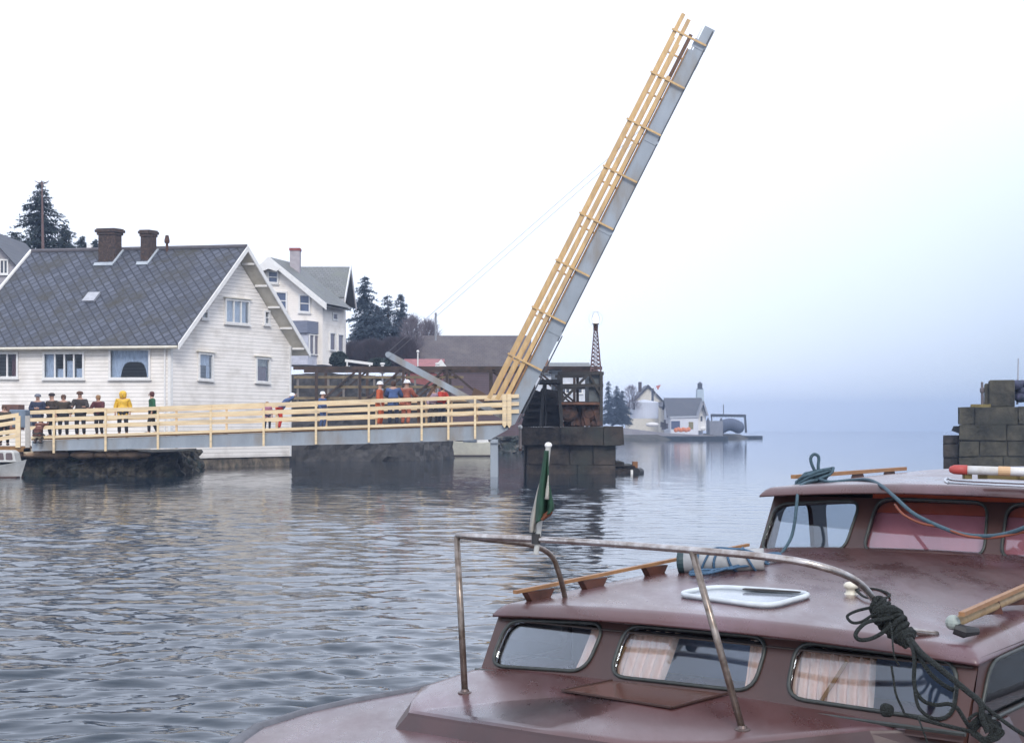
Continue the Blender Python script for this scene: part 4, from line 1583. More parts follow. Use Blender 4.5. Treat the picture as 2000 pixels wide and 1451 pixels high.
nn_ = 11
for k in range(nn_):
    A_, B_ = lat(k / nn_), lat((k + 1) / nn_)
    for j in range(4):
        b.beam(A_[j], B_[j], .04, .04, (1, 0, 0))
        b.beam(A_[j], B_[(j + 1) % 4], .025, .025)
        b.beam(B_[j], A_[(j + 1) % 4], .025, .025)
        b.beam(B_[j], B_[(j + 1) % 4], .025, .025)
b.build('lattice', LAT, BT)
MB().lathe([(.06, 0), (.11, .02), (.11, .28), (.15, .3), (.15, .34)], (cxm, Ym, zt_ - .1), 10).build('lantern_base', RUST, BT)
lm = bpy.data.materials.new('lit_lamp')
lm.use_nodes = True
pb = lm.node_tree.nodes['Principled BSDF']
pb.inputs['Base Color'].default_value = (.9, .9, .85, 1)
pb.inputs['Emission Color'].default_value = (1, .93, .85, 1)
pb.inputs['Emission Strength'].default_value = 2.2
MB().lathe([(.05, 0), (.12, .05), (.12, .25), (.04, .42)], (cxm, Ym, zt_ + .24), 12).build('lamp', lm, BT, smooth=True)
b = MB()
for k in range(3):
    a_ = math.pi * k / 3
    ring = [V((cxm + .32 * math.cos(t) * math.cos(a_), Ym + .32 * math.cos(t) * math.sin(a_), zt_ + .45 + .34 * math.sin(t))) for t in [2 * math.pi * i / 20 for i in range(20)]]
    b.tube(ring, .007, 5, closed=True)
b.build('lamp_cage', mat('thin_wire', (.5, .5, .55), .5), BT)

# ------------------------------------------------------------ right pier
YR = 60.0
RP = thing('stone_abutment', 'tall square stone bridge abutment at the right picture edge behind the boat', 'pier', (XZ(1935, YR), YR + 2, 0))
def turn(b_, ang=-.305):
    """swing the abutment so its left face runs along the old road line"""
    cx_, cy_ = XZ(1873, YR), YR
    c, s_ = math.cos(ang), math.sin(ang)
    b_.v = [(cx_ + (x - cx_) * c - (y - cy_) * s_, cy_ + (x - cx_) * s_ + (y - cy_) * c, z) for x, y, z in b_.v]
    return b_


b = masonry(MB(), XZ(1873, YR), XZ(2075, YR), YR, YR + 8, -1.0, ZY(794, YR), .66, 1.4, .045, 21, gap=.04)
turn(b).build('main_block', STONEG, RP)
b = masonry(MB(), XZ(1843, YR), XZ(1872, YR), YR + .5, YR + 5, -1.0, ZY(850, YR), .6, 1.2, .04, 22)
turn(b).build('side_buttress', STONE, RP)
b = masonry(MB(), XZ(1929, YR), XZ(1978, YR), YR + .8, YR + 2.4, ZY(794, YR) - .03, ZY(741, YR), 1.1, 2.0, .015, 23)
b.box(XZ(1921, YR), XZ(1931, YR), YR + 1, YR + 2.2, ZY(794, YR), ZY(748, YR))
turn(b).build('upper_block', STONEG, RP, bevel=.05)
turn(MB().prism([P(1850, 841, YR + .6), P(1854, 832, YR + .6), P(1874, 832, YR + .6), P(1874, 850, YR + .6)], (0, 3, 0))).build('corbel', IRON, RP)
b = MB().box(XZ(1895, YR), XZ(1932, YR), YR + .1, YR + 5, ZY(794, YR) - .03, ZY(789.5, YR))
turn(b).build('grass_top', mat('dry_grass_moss', (.24, .19, .07), .95, (.12, .1, .04), 8), RP)
VP = thing('valve_post', 'thin iron post with a cross handle on the stone abutment', 'valve post', P(1918, 790, YR + .8))
b = MB().tube([P(1919, 790, YR + .8), P(1918, 746, YR + .8)], [.07, .05], 8)
b.lathe([(.06, 0), (.1, .05), (.1, .2), (.06, .25)], P(1918.5, 768, YR + .8), 10)
b.build('stem', mat('grey_brown_iron', (.15, .13, .14), .7), VP)
MB().tube([P(1914, 762, YR + .8), P(1930, 762.5, YR + .8)], .04, 8).build('handle', mat('grey_brown_iron', (.15, .13, .14), .7), VP)
# clutter bundle on the abutment at the picture edge
b = MB()
for k in range(7):
    b.ball(P(1986 + k * 3.4, 752 + (k % 3) * 12, YR + 1.2 + (k % 2) * .4), .28, 8, sz=.8)
b.build('tarpaulin_heap', mat('dark_blue_violet_tarp', (.06, .06, .12), .7, (.02, .03, .05), 4), label='dark blue violet tarpaulin heap beside the upper abutment block', cat='tarpaulin')
MB().tube([P(1987, 790, YR + 1.4), P(1989, 700, YR + 1.4)], [.05, .03], 8).build('pole', mat('pale_grey_pole', (.4, .42, .48), .6), label='thin pale pole rising at the far right picture edge behind the abutment', cat='pole')

# ------------------------------------------------------------ boats at a distance
def hull(b_, L, B, H, n=14, m=7, stern=.75, sheer=.35, x0=0):
    """boat hull, bow at +x end; returns mesh rows as an open shell plus deck"""
    rows = []
    for i in range(n + 1):
        t = i / n
        w = B / 2 * (stern + (1 - stern) * math.sin(min(1, t * 1.6) * math.pi / 2)) * (1 - max(0, (t - .45) / .55) ** 2.2)
        zt = H * (1 + sheer * (abs(t - .35) / .65) ** 2)
        row = []
        for j in range(m + 1):
            a = j / m
            row.append(((t * L) - (1 - a) * L * .15 * max(0, (t - .5) * 2), w * (a ** .45 if a > 0 else 0) * (.8 + .2 * a), -.25 + (zt + .25) * a))
        rows.append(row)
    base = len(b_.v)
    for s in (1, -1):
        o = len(b_.v)
        for r in rows:
            for q in r:
                b_.v.append((x0 + q[0], s * q[1], q[2]))
        for i in range(n):
            for j in range(m):
                a = o + i * (m + 1) + j
                b_.f.append((a, a + 1, a + m + 2, a + m + 1))
    b_.poly(*([(x0 + rows[0][j][0], rows[0][j][1], rows[0][j][2]) for j in range(m + 1)] + [(x0 + rows[0][j][0], -rows[0][j][1], rows[0][j][2]) for j in range(m, -1, -1)]))
    for i in range(n):
        p, q = rows[i][m], rows[i + 1][m]
        b_.poly((x0 + p[0], p[1], p[2] - .04), (x0 + q[0], q[1], q[2] - .04), (x0 + q[0], -q[1], q[2] - .04), (x0 + p[0], -p[1], p[2] - .04))
    return rows


def place(b_, loc, yaw, sx=1, s=1):
    c, sn = math.cos(yaw), math.sin(yaw)
    b_.v = [(loc[0] + s * (sx * x * c - y * sn), loc[1] + s * (sx * x * sn + y * c), loc[2] + s * z) for x, y, z in b_.v]
    return b_


BW_ = mat('boat_white', (.62, .62, .6), .4, (.5, .49, .46), 3)
# left edge boat: bow right
lb = (XZ(-45, 59.2), 59.2, 0)
LB = thing('small_cabin_boat', 'small white cabin boat moored at the left picture edge below the landing fence', 'boat', (XZ(10, 59.2), 59.2, 0))
b = MB()
hull(b, 2.05, 1.3, .5, stern=.85, sheer=.5)
place(b, lb, 0).build('hull', BW_, LB, smooth=False)
b = MB()
bxx = [(XZ(-40, 59.2), ZY(902, 59.2)), (XZ(37, 59.2), ZY(902, 59.2)), (XZ(33, 59.2), ZY(884, 59.2)), (XZ(26, 59.2), ZY(879, 59.2)), (XZ(-40, 59.2), ZY(879, 59.2))]
b.prism([(x, 58.85, z) for x, z in bxx], (0, .7, 0))
cb = b.build('cabin', BW_, LB, bevel=.03)
for x0_, x1_ in ((-2, 12), (17, 29)):
    c4_ = [V((XZ(x0_, 59.2), 58.842, ZY(884, 59.2))), V((XZ(x1_, 59.2), 58.842, ZY(884, 59.2))), V((XZ(x1_ + 2, 59.2), 58.842, ZY(898, 59.2))), V((XZ(x0_, 59.2), 58.842, ZY(898, 59.2)))]
    MB().prism(rounded(c4_, .06), (0, .004, 0)).build('window', mat('brownish_boat_window', (.14, .1, .1), .2), cb)
MB().box(XZ(-40, 59.2), XZ(40, 59.2), 58.7, 59.6, .0, .06).build('boot_stripe', mat('brown_antifoul', (.1, .06, .05), .7), LB)
# boat behind the pole: bow left
cbx = XZ(866, 106)
CB = thing('moored_boat', 'off white open boat moored by the rocks behind the grey bridge pole', 'boat', (XZ(915, 106), 106, 0))
b = MB()
hull(b, 4.1, 1.7, 1.0, stern=.8, sheer=.25)
place(b, (XZ(970, 106), 106, 0), math.pi).build('hull', mat('boat_off_white', (.82, .80, .68), .5, (.72, .70, .6), 2), CB)
b = MB()
hull(b, 4.12, 1.72, -.12, stern=.8, sheer=0)
MB().box(XZ(876, 105), XZ(970, 105), 104.98, 106.5, -.1, .10).build('boot_stripe', mat('dark_antifoul', (.04, .03, .03), .7), CB)
MB().prism([P(930, 873, 107.6), P(957, 873, 107.6), P(952, 857, 107.6), P(932, 857, 107.6)], (0, .9, 0)).build('cabin', WHITE, CB, bevel=.05)
MB().box(XZ(904, 106), XZ(930, 106), 107.5, 106.3, 1.0, 1.22).build('engine_cover', mat('dark_blue_grey', (.08, .1, .13), .5), CB, bevel=.04)

# ------------------------------------------------------------ far quay
def quay(x0, x1, y, z, depth, name, label, seed):
    b = masonry(MB(), x0, x1, y, y + depth, -1.0, z, .7, 2.2, .06, seed, gap=.06)
    return b.build(name, mat('far_quay_stone', (.05, .06, .075), .9, (.03, .04, .05), 1), label=label, cat='quay')


quay(XZ(1216, 243), XZ(1410, 270), 262, .75, 30, 'stone_quay', 'long dark low stone quay in front of the far buildings', 31)
quay(XZ(1380, 300), XZ(1490, 300), 300, .62, 6, 'stone_jetty', 'dark low jetty tip reaching out into the mist', 32)
b = MB().prism([(XZ(1185, 262), 262.5, 0), (XZ(1400, 262), 262.5, 0), (XZ(1400, 262), 262.5, .8), (XZ(1300, 262), 262.5, 1.3), (XZ(1185, 262), 262.5, 2.6)], (0, 40, 0))
b.build('slipway', mat('grey_yard_ground', (.30, .29, .31), .9, (.22, .21, .23), .3), kind='structure')
YT = 275.0
TK = thing('storage_tank', 'round pale storage tank on the far quay in front of the gabled house', 'tank', (XZ(1261, YT), YT + 3, 1.5))
r_t = (XZ(1289, YT) - XZ(1233, YT)) / 2
b = MB().lathe([(r_t, 0), (r_t, ZY(786, YT) - ZY(817, YT)), (r_t * .96, ZY(786, YT) - ZY(817, YT) + .15), (.2, ZY(786, YT) - ZY(817, YT) + .6)], (XZ(1261, YT), YT + 3, ZY(817, YT)), 36)
b.build('tank_wall', mat('tank_pale_blue', (.52, .54, .6), .6, (.45, .47, .52), .5), TK, smooth=False)
FH = thing('far_gabled_house', 'pale gabled house with a chimney and red pennant behind the round tank', 'house', (XZ(1262, 290), 290, 1))
YFH = 290.0
b = MB()
gable_block(b, XZ(1228, YFH), XZ(1304, YFH), YFH, YFH + 9, 1.0, ZY(796, YFH), ZY(756, YFH) - .1, 'y')
b.build('wall', mat('far_cream_wall', (.68, .64, .55), .8), FH)
b = MB()
gable_roof(b, XZ(1228, YFH), XZ(1304, YFH), YFH, YFH + 9, ZY(796, YFH), ZY(756, YFH), 'y', .5, .5)
rr_ = b.build('roof', DARKROOF, FH)
MB().box(XZ(1250, YFH), XZ(1256, YFH), YFH + 3, YFH + 4, ZY(765, YFH), ZY(745, YFH)).build('chimney', BRICK, rr_)
for (x0_, y0_, x1_, y1_) in ((1272, 758, 1277, 785),):
    window(FH, pxquad(x0_, y0_, x1_, y1_, V((0, YFH, 0)), V((0, -1, 0))), V((0, -1, 0)), fw=.1, sill=False)
FL = MB().tube([P(1281, 775, 288), P(1281, 752, 288)], .04, 6).build('flag_pole', WHITE, label='far flag pole with a small red pennant beside the gabled house', cat='flag pole')
MB().prism([P(1281, 754, 288), P(1291, 751, 288), P(1285, 762, 288)], (0, .03, 0)).build('pennant', mat('faded_red', (.5, .16, .12), .8), FL)
b = MB()
AN = thing('white_annex', 'low cream annex with a lean-to roof right of the round tank', 'shed', (XZ(1297, 284), 284, 1))
MB().box(XZ(1290, 284), XZ(1306, 284), 284, 288, .8, ZY(795, 284)).build('wall', mat('far_cream_wall', (.68, .64, .55), .8), AN)
MB().prism([(XZ(1287, 284), 283.6, ZY(796, 284)), (XZ(1308, 284), 283.6, ZY(796, 284)), (XZ(1308, 284), 288.4, ZY(786, 284)), (XZ(1287, 284), 288.4, ZY(786, 284))], (0, 0, .2)).build('roof', DARKROOF, AN)
# warehouse with dark roof and white gable end
YW = 276.0
WH = thing('quay_warehouse', 'dark roofed warehouse with a white gable end and low white walls on the far quay', 'warehouse', (XZ(1340, YW), YW, 1))
x0, x1 = XZ(1306, YW), XZ(1378, YW)
b = MB()
gable_block(b, x0, x1 - .5, YW, YW + 10, .7, ZY(813, YW), ZY(780, YW + 5) - .1, 'x')
b.build('wall', mat('far_white_wall', (.62, .63, .66), .8, (.55, .56, .6), .4), WH)
b = MB()
gable_roof(b, x0, x1 - .5, YW, YW + 10, ZY(813, YW), ZY(780, YW + 5), 'x', .4, .3)
rw = b.build('roof', DARKROOF, WH)
b = MB().prism([P(1364, 841, YW - 2), P(1379, 841, YW - 2), P(1379, 810, YW - 2), P(1372, 786, YW - 2), P(1364, 810, YW - 2)], (0, 1.5, 0))
b.build('gable_front', WHITE, WH)
b = MB()
for q in (((1362, 812), (1372, 784)), ((1381, 812), (1372, 784))):
    b.beam(P(*q[0], YW - 2.3), P(*q[1], YW - 2.3), .3, 2.4, (0, 1, 0))
b.build('gable_roof_edge', mat('grey_tin', (.3, .31, .34), .6), rw)
gq_ = V((0, YW - 2, 0))
window(WH, pxquad(1368, 812, 1372, 823, gq_, V((0, -1, 0))), V((0, -1, 0)), fw=.1, sill=False)
b = MB().box(XZ(1310, 272), XZ(1364, 272), 272, 275.9, .7, ZY(816, 272))
b.build('lean_to', mat('far_white_wall', (.62, .63, .66), .8), WH)
b = MB().prism([P(1308, 817, 271.8), P(1366, 815, 271.8), P(1366, 812, 271.8), P(1308, 813, 271.8)], (0, 4, 0))
b.build('lean_to_roof', DARKROOF if False else mat('pale_roof', (.4, .42, .46), .7), rw)
gl_ = V((0, 272, 0))
for (x0_, y0_, x1_, y1_, m_) in ((1311, 822, 1328, 838, mat('far_blue_door', (.07, .09, .16), .6)), (1345, 824, 1354, 838, mat('far_yellow_door', (.22, .19, .08), .6))):
    q_ = pxquad(x0_, y0_, x1_, y1_, gl_, V((0, -1, 0)))
    MB().prism(q_, (0, -.06, 0)).build('door', m_, WH)
# tower behind the roof
TW = thing('light_tower', 'pale blue little lighthouse tower with a dark lantern above the warehouse roof', 'lighthouse', (XZ(1367, 292), 292, 2))
b = MB().prism([P(1359, 812, 292), P(1377, 812, 292), P(1374, 760, 292), P(1362, 760, 292)], (0, 2, 0))
b.build('tower_wall', mat('tower_blue_white', (.42, .5, .56), .6, (.36, .43, .5), .5), TW)
MB().lathe([(.6, 0), (.75, .1), (.5, .2), (.5, .9), (.62, 1.0), (.1, 1.5)], P(1367, 760, 293), 10).build('lantern', mat('dark_lantern', (.08, .09, .11), .5), TW)
# crane gantry and shed beyond
GA = thing('loading_gantry', 'spindly dark loading gantry at the end of the far quay', 'gantry', (XZ(1430, 297), 297, .8))
b = MB()
b.beam(P(1388, 811, 297), P(1457, 812, 297), .35, .55)
for k in range(12):
    xk = 1388 + k * 5.8
    b.beam(P(xk, 815, 297), P(xk + 2.9, 811, 297), .1, .1)
for px in (1454, 1456, 1390):
    b.beam(P(px, 812, 297), P(px + (2 if px > 1400 else 0), 845, 297), .22, .22, (1, 0, 0))
b.build('gantry_frame', mat('far_dark_iron', (.06, .07, .09), .7), GA)
MB().tube([P(1413, 811, 297), P(1413, 790, 297)], .08, 6).build('aerial', mat('far_dark_iron', (.06, .07, .09), .7), GA)
b = MB()
gable_block(b, XZ(1386, 288), XZ(1412, 288), 288, 293, .6, ZY(822, 288), ZY(814, 288), 'x')
GS = b.build('grey_shed', mat('far_grey_boards', (.25, .26, .3), .8), label='low grey shed under the loading gantry', cat='shed')
b = MB()
for k in range(9):
    b.ball(P(1408 + k * 4.2, 838 - 9 * math.sin(math.pi * (k + 1) / 10.5), 292), 1.3, 8)
b.build('net_heap', mat('far_blue_grey_heap', (.1, .12, .17), .9), label='blue grey heap of nets on the jetty under the gantry', cat='net heap', smooth=True)
for (px, py, w, h, col, nm, lab, cat_) in (
        (1274, 829, 26, 9, (.72, .7, .68), 'rowing_boat', 'upturned white rowing boat lying on the far slipway', 'boat'),
        (1373, 837, 11, 9, (.75, .74, .7), 'white_drum', 'rounded white drum in front of the white gable end on the far quay', 'drum')):
    b = MB().ball(P(px, py, 268 if px < 1300 else 271), w / 2 * 268 / FPX, 12, sz=h / w, sy=.5)
    b.build(nm, mat(nm + '_paint', col, .6), label=lab, cat=cat_, smooth=True)
b = MB()
for k in range(4):
    b.obox(P(1292 + k * 3.2, 829 + (k % 2) * 3, 269), (.16 + .1 * (k % 2), 0, 0), (0, .5, 0), (0, 0, .5 + .2 * (k % 3)))
b.build('dark_crates', mat('dark_crate', (.07, .065, .075), .8), label='dark crate pile beside the upturned white boat on the far slipway', cat='crate pile')
b = MB()
for k in range(6):
    b.lathe([(.05, 0), (.35, .1), (.42, .4), (.3, .7), (.05, .8)], P(1320 + k * 5, 844 - (k % 2) * 1.5, 266), 8)
b.build('orange_buoys', mat('orange_buoy', (.62, .2, .08), .6), label='row of small orange buoys on the far quay edge', cat='buoys')
b = MB()
for k in range(5):
    b.lathe([(.05, 0), (.5, .1), (.55, .5), (.05, .7)], P(1212 + k * 4, 838 - (k % 2) * 2, 240), 8)
# light coloured building seen through the iron cage
YX = 180.0
XB = thing('harbour_shed', 'pale harbour shed with a grey roof seen through the iron cage on the pier', 'shed', (XZ(1110, YX), YX, 1))
b = MB()
gable_block(b, XZ(1040, YX), XZ(1150, YX), YX, YX + 12, .5, ZY(730, YX), ZY(712, YX + 6) - .1, 'x')
b.build('wall', mat('shed_pale_wall', (.66, .68, .72), .8, (.5, .52, .56), .5), XB)
b = MB()
gable_roof(b, XZ(1040, YX), XZ(1150, YX), YX, YX + 12, ZY(730, YX), ZY(712, YX + 6), 'x', .4, .25)
b.build('roof', GREYROOF, XB)
for px in (1098, 1122):
    window(XB, pxquad(px, 750, px + 14, 768, V((0, YX, 0)), V((0, -1, 0))), V((0, -1, 0)), (.5,), (), fw=.15)
# red wall / boat clutter glimpsed through the truss
b = MB()
gable_block(b, XZ(870, 140), XZ(960, 140), 140, 146, .5, ZY(752, 140), ZY(738, 140), 'x')
LS = thing('lilac_shed', 'low lilac white shed glimpsed through the old truss left of the raised span', 'shed', (XZ(915, 140), 140, .5))
b.build('wall', mat('lilac_wall', (.5, .45, .5), .8, (.38, .34, .38), .6), LS)
for px in (885, 915, 940):
    window(LS, pxquad(px, 760, px + 9, 772, V((0, 140, 0)), V((0, -1, 0))), V((0, -1, 0)), fw=.12, sill=False)
b = MB()
gable_roof(b, XZ(870, 140), XZ(960, 140), 140, 146, ZY(752, 140), ZY(738, 140), 'x', .3, .15)
b.build('roof', mat('grey_tin', (.3, .31, .34), .6), LS)
# road bank behind old bridge left: wall, white bar, white post
rough_wall('retaining_wall', [(XZ(560, 91), 91, ZY(732, 91)), (XZ(620, 91), 91, ZY(727, 91)), (XZ(700, 91), 91, ZY(731, 91)), (XZ(775, 92), 92, ZY(738, 92)), (XZ(860, 98), 98, ZY(762, 98))], 2.5, mat('road_wall_stone', (.075, .07, .068), .95, (.03, .03, .032), 2.5, 7, bump=.6), seed=14, amp=.25, cell=.4, label='rough dark retaining wall behind the old truss, below the second white house', cat='stone wall')
b = MB().beam(P(674, 704, 89.5), P(728, 711, 89.5), .1, .16)
b.beam(P(678, 706, 89.5), P(678, 730, 89.5), .08, .08, (1, 0, 0))
b.beam(P(722, 711, 89.5), P(722, 730, 89.5), .08, .08, (1, 0, 0))
b.build('white_barrier', WHITE, label='white horizontal barrier rail above the rough retaining wall', cat='barrier')
for px, py, lab in ((747, 722, 'white lamp post head with round shade behind the workers'), (855, 722, 'white rounded lamp head below the tilted steel arm')):
    LP = thing('quay_lamp', lab, 'lamp post', P(px, 790, 80))
    MB().tube([P(px, 800, 80), P(px, py, 80)], .05, 8).build('pole', mat('grey_mast', (.3, .31, .34), .6), LP)
    MB().lathe([(.05, 0), (.18, .05), (.19, .18), (.08, .3), (.08, .5), (.14, .52), (.14, .6), (.05, .62)], P(px, py + 8, 80), 12).build('lamp_head', WHITE, LP, smooth=False)

# ------------------------------------------------------------ trees and bushes
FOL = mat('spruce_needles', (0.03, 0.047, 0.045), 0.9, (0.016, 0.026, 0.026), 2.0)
FOLB = mat('hazed_spruce_needles', (0.075, 0.105, 0.135), 0.9, (0.04, 0.06, 0.08), 2.0)  # distant trees: blue haze put into the needle colour
BARK = mat('dark_bark', (0.06, 0.045, 0.035), 0.95)
TWIG = mat('bare_twigs', (0.075, 0.06, 0.07), 0.95, (0.045, 0.038, 0.048), 2)
TWIGP = mat('pale_bare_twigs', (0.20, 0.18, 0.2), 0.95, (0.12, 0.1, 0.12), 2)


def needles(b, p, d, rnd, n, sz):
    """ragged flat sprays hanging along a bough"""
    for _ in range(n):
        c = p + V((rnd.gauss(0, .5), rnd.gauss(0, .5), rnd.gauss(0, .3))) * sz
        a = V((rnd.gauss(0, 1), rnd.gauss(0, 1), rnd.gauss(0, .4))).normalized() * sz * rnd.uniform(.5, 1.1)
        e = (d * .8 + V((rnd.gauss(0, .5), rnd.gauss(0, .5), rnd.gauss(-.35, .4)))).normalized() * sz * rnd.uniform(.7, 1.5)
        b.add([c - a * .35, c + a * .35, c + e + a * .06], [(0, 1, 2)])


def spruce(px, base_py, top_py, Y, width_px, label, m=FOL, seed=1, dens=1.0, droop=.25, ragged=.35, bare=.06, group=None, gz=None):
    rnd = random.Random(seed)
    bs, tp = P(px, base_py, Y), P(px, top_py, Y)
    H = tp.z - bs.z
    R = width_px / 2 / FPX * Y
    T = thing('spruce_tree', label, 'tree', bs, group)
    MB().tube([bs, bs.lerp(tp, .5) + V((rnd.uniform(-.1, .1), 0, 0)), tp], [H * .016 + .05, H * .009 + .03, .015], 8).build('trunk', BARK, T)
    b, lm_ = MB(), MB()
    lv = int(30 * max(.6, min(1.4, H / 12)))
    for i in range(lv):
        t = bare + (1 - bare) * i / lv
        z = bs.z + H * t
        prof = (1 - t) ** .68
        nb = rnd.randint(6, 9)
        for k in range(nb):
            th = rnd.uniform(0, 6.283)
            r_ = R * prof * rnd.uniform(1 - ragged, 1 + ragged * .55) + .1
            c0 = V((bs.x, bs.y, z + rnd.uniform(-.15, .15)))
            dr = V((math.cos(th), math.sin(th), 0))
            end = c0 + dr * r_ + V((0, 0, -droop * r_ + .12 * r_ * rnd.uniform(-1, 1)))
            midp = c0.lerp(end, .5) + V((0, 0, .06 * r_))
            lm_.tube([c0, midp, end], [.035, .02, .006], 4, cap=False)
            ns = max(2, int(r_ / (.26 if R > 2 else .2)))
            for q in range(ns):
                f = (q + .6) / ns
                pp = (c0.lerp(midp, f * 2) if f < .5 else midp.lerp(end, f * 2 - 1))
                sz = (.11 + .24 * (1 - f * .6)) * min(1.0, .4 + r_ / 3)
                needles(b, pp, dr, rnd, max(1, int(11 * dens)), sz)
    b.build('crown', m, T)
    lm_.build('branches', BARK, T)
    return T


def bare_tree(px, base_py, top_py, Y, width_px, label, m=TWIG, seed=1, name='bare_tree', cat='tree', n=5, levels=4, thick=.1, group=None):
    rnd = random.Random(seed)
    bs = P(px, base_py, Y)
    H = ZY(top_py, Y) - bs.z
    R = width_px / 2 / FPX * Y
    T = thing(name, label, cat, bs, group)
    tr_, tw = MB(), MB()

    def grow(p, d, l, r, lev):
        q = p + d * l
        mid_ = p.lerp(q, .5) + V((rnd.gauss(0, .06), rnd.gauss(0, .06), 0)) * l
        (tr_ if lev < 2 else tw).tube([p, mid_, q], [r, r * .8, r * .6], 5 if lev < 2 else 3, cap=False)
        if lev >= levels:
            return
        for k in range(n if lev else n + 1):
            f = rnd.uniform(.35, 1)
            s = p.lerp(mid_, f * 2) if f < .5 else mid_.lerp(q, f * 2 - 1)
            nd = (d * .7 + V((rnd.gauss(0, .55) * (R / max(H, .1)) * 2.2, rnd.gauss(0, .5), rnd.uniform(-.1, .7)))).normalized()
            grow(s, nd, l * rnd.uniform(.45, .7), r * .5, lev + 1)
    grow(bs, V((rnd.uniform(-.08, .08), 0, 1)), H * .42, thick, 0)
    tr_.build('trunk', BARK, T)
    tw.build('crown', m, T)
    return T


# big spruce behind the slate roof
spruce(82, 515, 352, 112, 140, 'large dark spruce with a thin top above the left end of the slate roof', seed=3, dens=1.2, ragged=.45, droop=.1)
spruce(28, 530, 455, 108, 130, 'low spreading dark spruce beside the grey house at the left edge', seed=5, dens=1, ragged=.7, droop=.05)
spruce(128, 520, 440, 118, 60, 'short dark conifer just right of the large left spruce', seed=8, dens=1.2, ragged=.3)
spruce(160, 530, 462, 125, 66, 'dark rounded conifer between the white cupola and the brick chimney', seed=9, dens=1.2, ragged=.3)
spruce(186, 530, 468, 121, 40, 'small dark conifer touching the left side of the wide brick chimney', seed=10, dens=1.1)
# central group
spruce(713, 715, 536, 132, 122, 'tall hazy blue grey spruce, highest of the trees beside the second white house', FOLB, 21, 1.9, ragged=.4)
spruce(757, 715, 574, 134, 92, 'middle hazy blue grey spruce with a thin top between two others', FOLB, 22, 1.6, ragged=.5)
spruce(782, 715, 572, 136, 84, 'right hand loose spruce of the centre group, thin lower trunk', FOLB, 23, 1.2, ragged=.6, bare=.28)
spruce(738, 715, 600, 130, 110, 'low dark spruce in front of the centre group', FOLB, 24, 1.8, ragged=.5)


def twig_bush(px, by, ty, Y, w, label, seed, m=TWIG, n=2600, name='bare_bush', cat='bush'):
    """a thicket of bare upward twigs, denser low down"""
    rnd = random.Random(seed)
    bs = P(px, by, Y)
    H = ZY(ty, Y) - bs.z
    Rr = w / 2 / FPX * Y
    T = thing(name, label, cat, bs)
    b, tr_ = MB(), MB()
    nst = 9
    for k in range(nst):
        th = rnd.uniform(0, 6.283)
        lean_ = V((math.cos(th) * rnd.uniform(.1, .8) * Rr, math.sin(th) * .6 * Rr, H * rnd.uniform(.6, .95)))
        q = bs + V((rnd.uniform(-.3, .3) * Rr, 0, 0))
        tr_.tube([q, q + lean_ * .5 + V((rnd.uniform(-.2, .2), 0, .1 * H)), q + lean_], [.07, .045, .015], 5, cap=False)
    for _ in range(n):
        t = rnd.random() ** .8
        prof = (1 - t ** 2.2) ** .5
        a, rr = rnd.uniform(0, 6.283), rnd.random() ** .5
        lump = .8 + .3 * math.sin(a * 3 + seed) * math.sin(t * 7 + seed)
        p = bs + V((math.cos(a) * rr * Rr * prof * lump, math.sin(a) * rr * Rr * prof, H * t * .92))
        d = V((math.cos(a) * .5 + rnd.gauss(0, .35), math.sin(a) * .4, rnd.uniform(.4, 1.3))).normalized() * rnd.uniform(.35, 1.0)
        s_ = d.cross(V((0, 1, 0))).normalized() * rnd.uniform(.012, .03)
        b.add([p - s_, p + s_, p + d], [(0, 1, 2)])
    tr_.build('stems', BARK, T)
    b.build('crown', m, T)
    return T


for i_, a_ in enumerate((
        (694, 716, 676, 122, 70, 'brown bare bush beside the right wall of the second white house'),
        (728, 716, 672, 120, 90, 'brown bare bush under the tallest blue grey spruce'),
        (768, 716, 668, 119, 80, 'brown bare bush left of the tiny white hut'),
        (805, 716, 616, 128, 60, 'tall thin bare tree where the cables end, left of the brown roof'),
        (836, 690, 628, 136, 62, 'bare twiggy tree peeping over the left end of the brown roof'),
        (790, 718, 668, 117, 60, 'small bare bush right of the tiny white hut'))):
    pale = i_ in (3, 4)
    twig_bush(*a_, 50 + i_, TWIGP if pale else TWIG, 1300 if pale else 3600, 'bare_tree' if pale else 'bare_bush', 'tree' if pale else 'bush')


def leafy(px, py, w, h, Y, label, seed, m=FOL, name='evergreen_bush'):
    rnd = random.Random(seed)
    c = P(px, py, Y)
    T = thing(name, label, 'bush', c - V((0, 0, h / FPX * Y / 2)))
    b = MB()
    rx, rz = w / 2 / FPX * Y, h / 2 / FPX * Y
    for _ in range(900):
        u = V((rnd.gauss(0, 1), rnd.gauss(0, 1), rnd.gauss(0, 1))).normalized() * rnd.uniform(.5, 1) ** .4
        p_ = c + V((u.x * rx, u.y * rx, u.z * rz))
        a = V((rnd.gauss(0, 1), rnd.gauss(0, 1), rnd.gauss(0, 1))).normalized() * .16
        e = a.orthogonal().normalized() * .2
        b.add([p_ - a, p_ + a, p_ + e], [(0, 1, 2)])
    b.build('foliage', m, T)
    MB().tube([c - V((0, 0, rz * 1.1)), c], [.05, .03], 6).build('stem', BARK, T)


leafy(662, 703, 34, 30, 96, 'dark round evergreen bush at the foot of the second white house', 71)
leafy(740, 710, 44, 18, 92, 'dark flat evergreen bush under the tip of the tilted steel arm', 72)
leafy(149, 885, 22, 22, 60.9, 'small dark weed clump on the brown bank ledge under the bridge', 73, mat('weed_green', (.04, .06, .035), .9, (.02, .03, .02), 5), 'weed_clump')
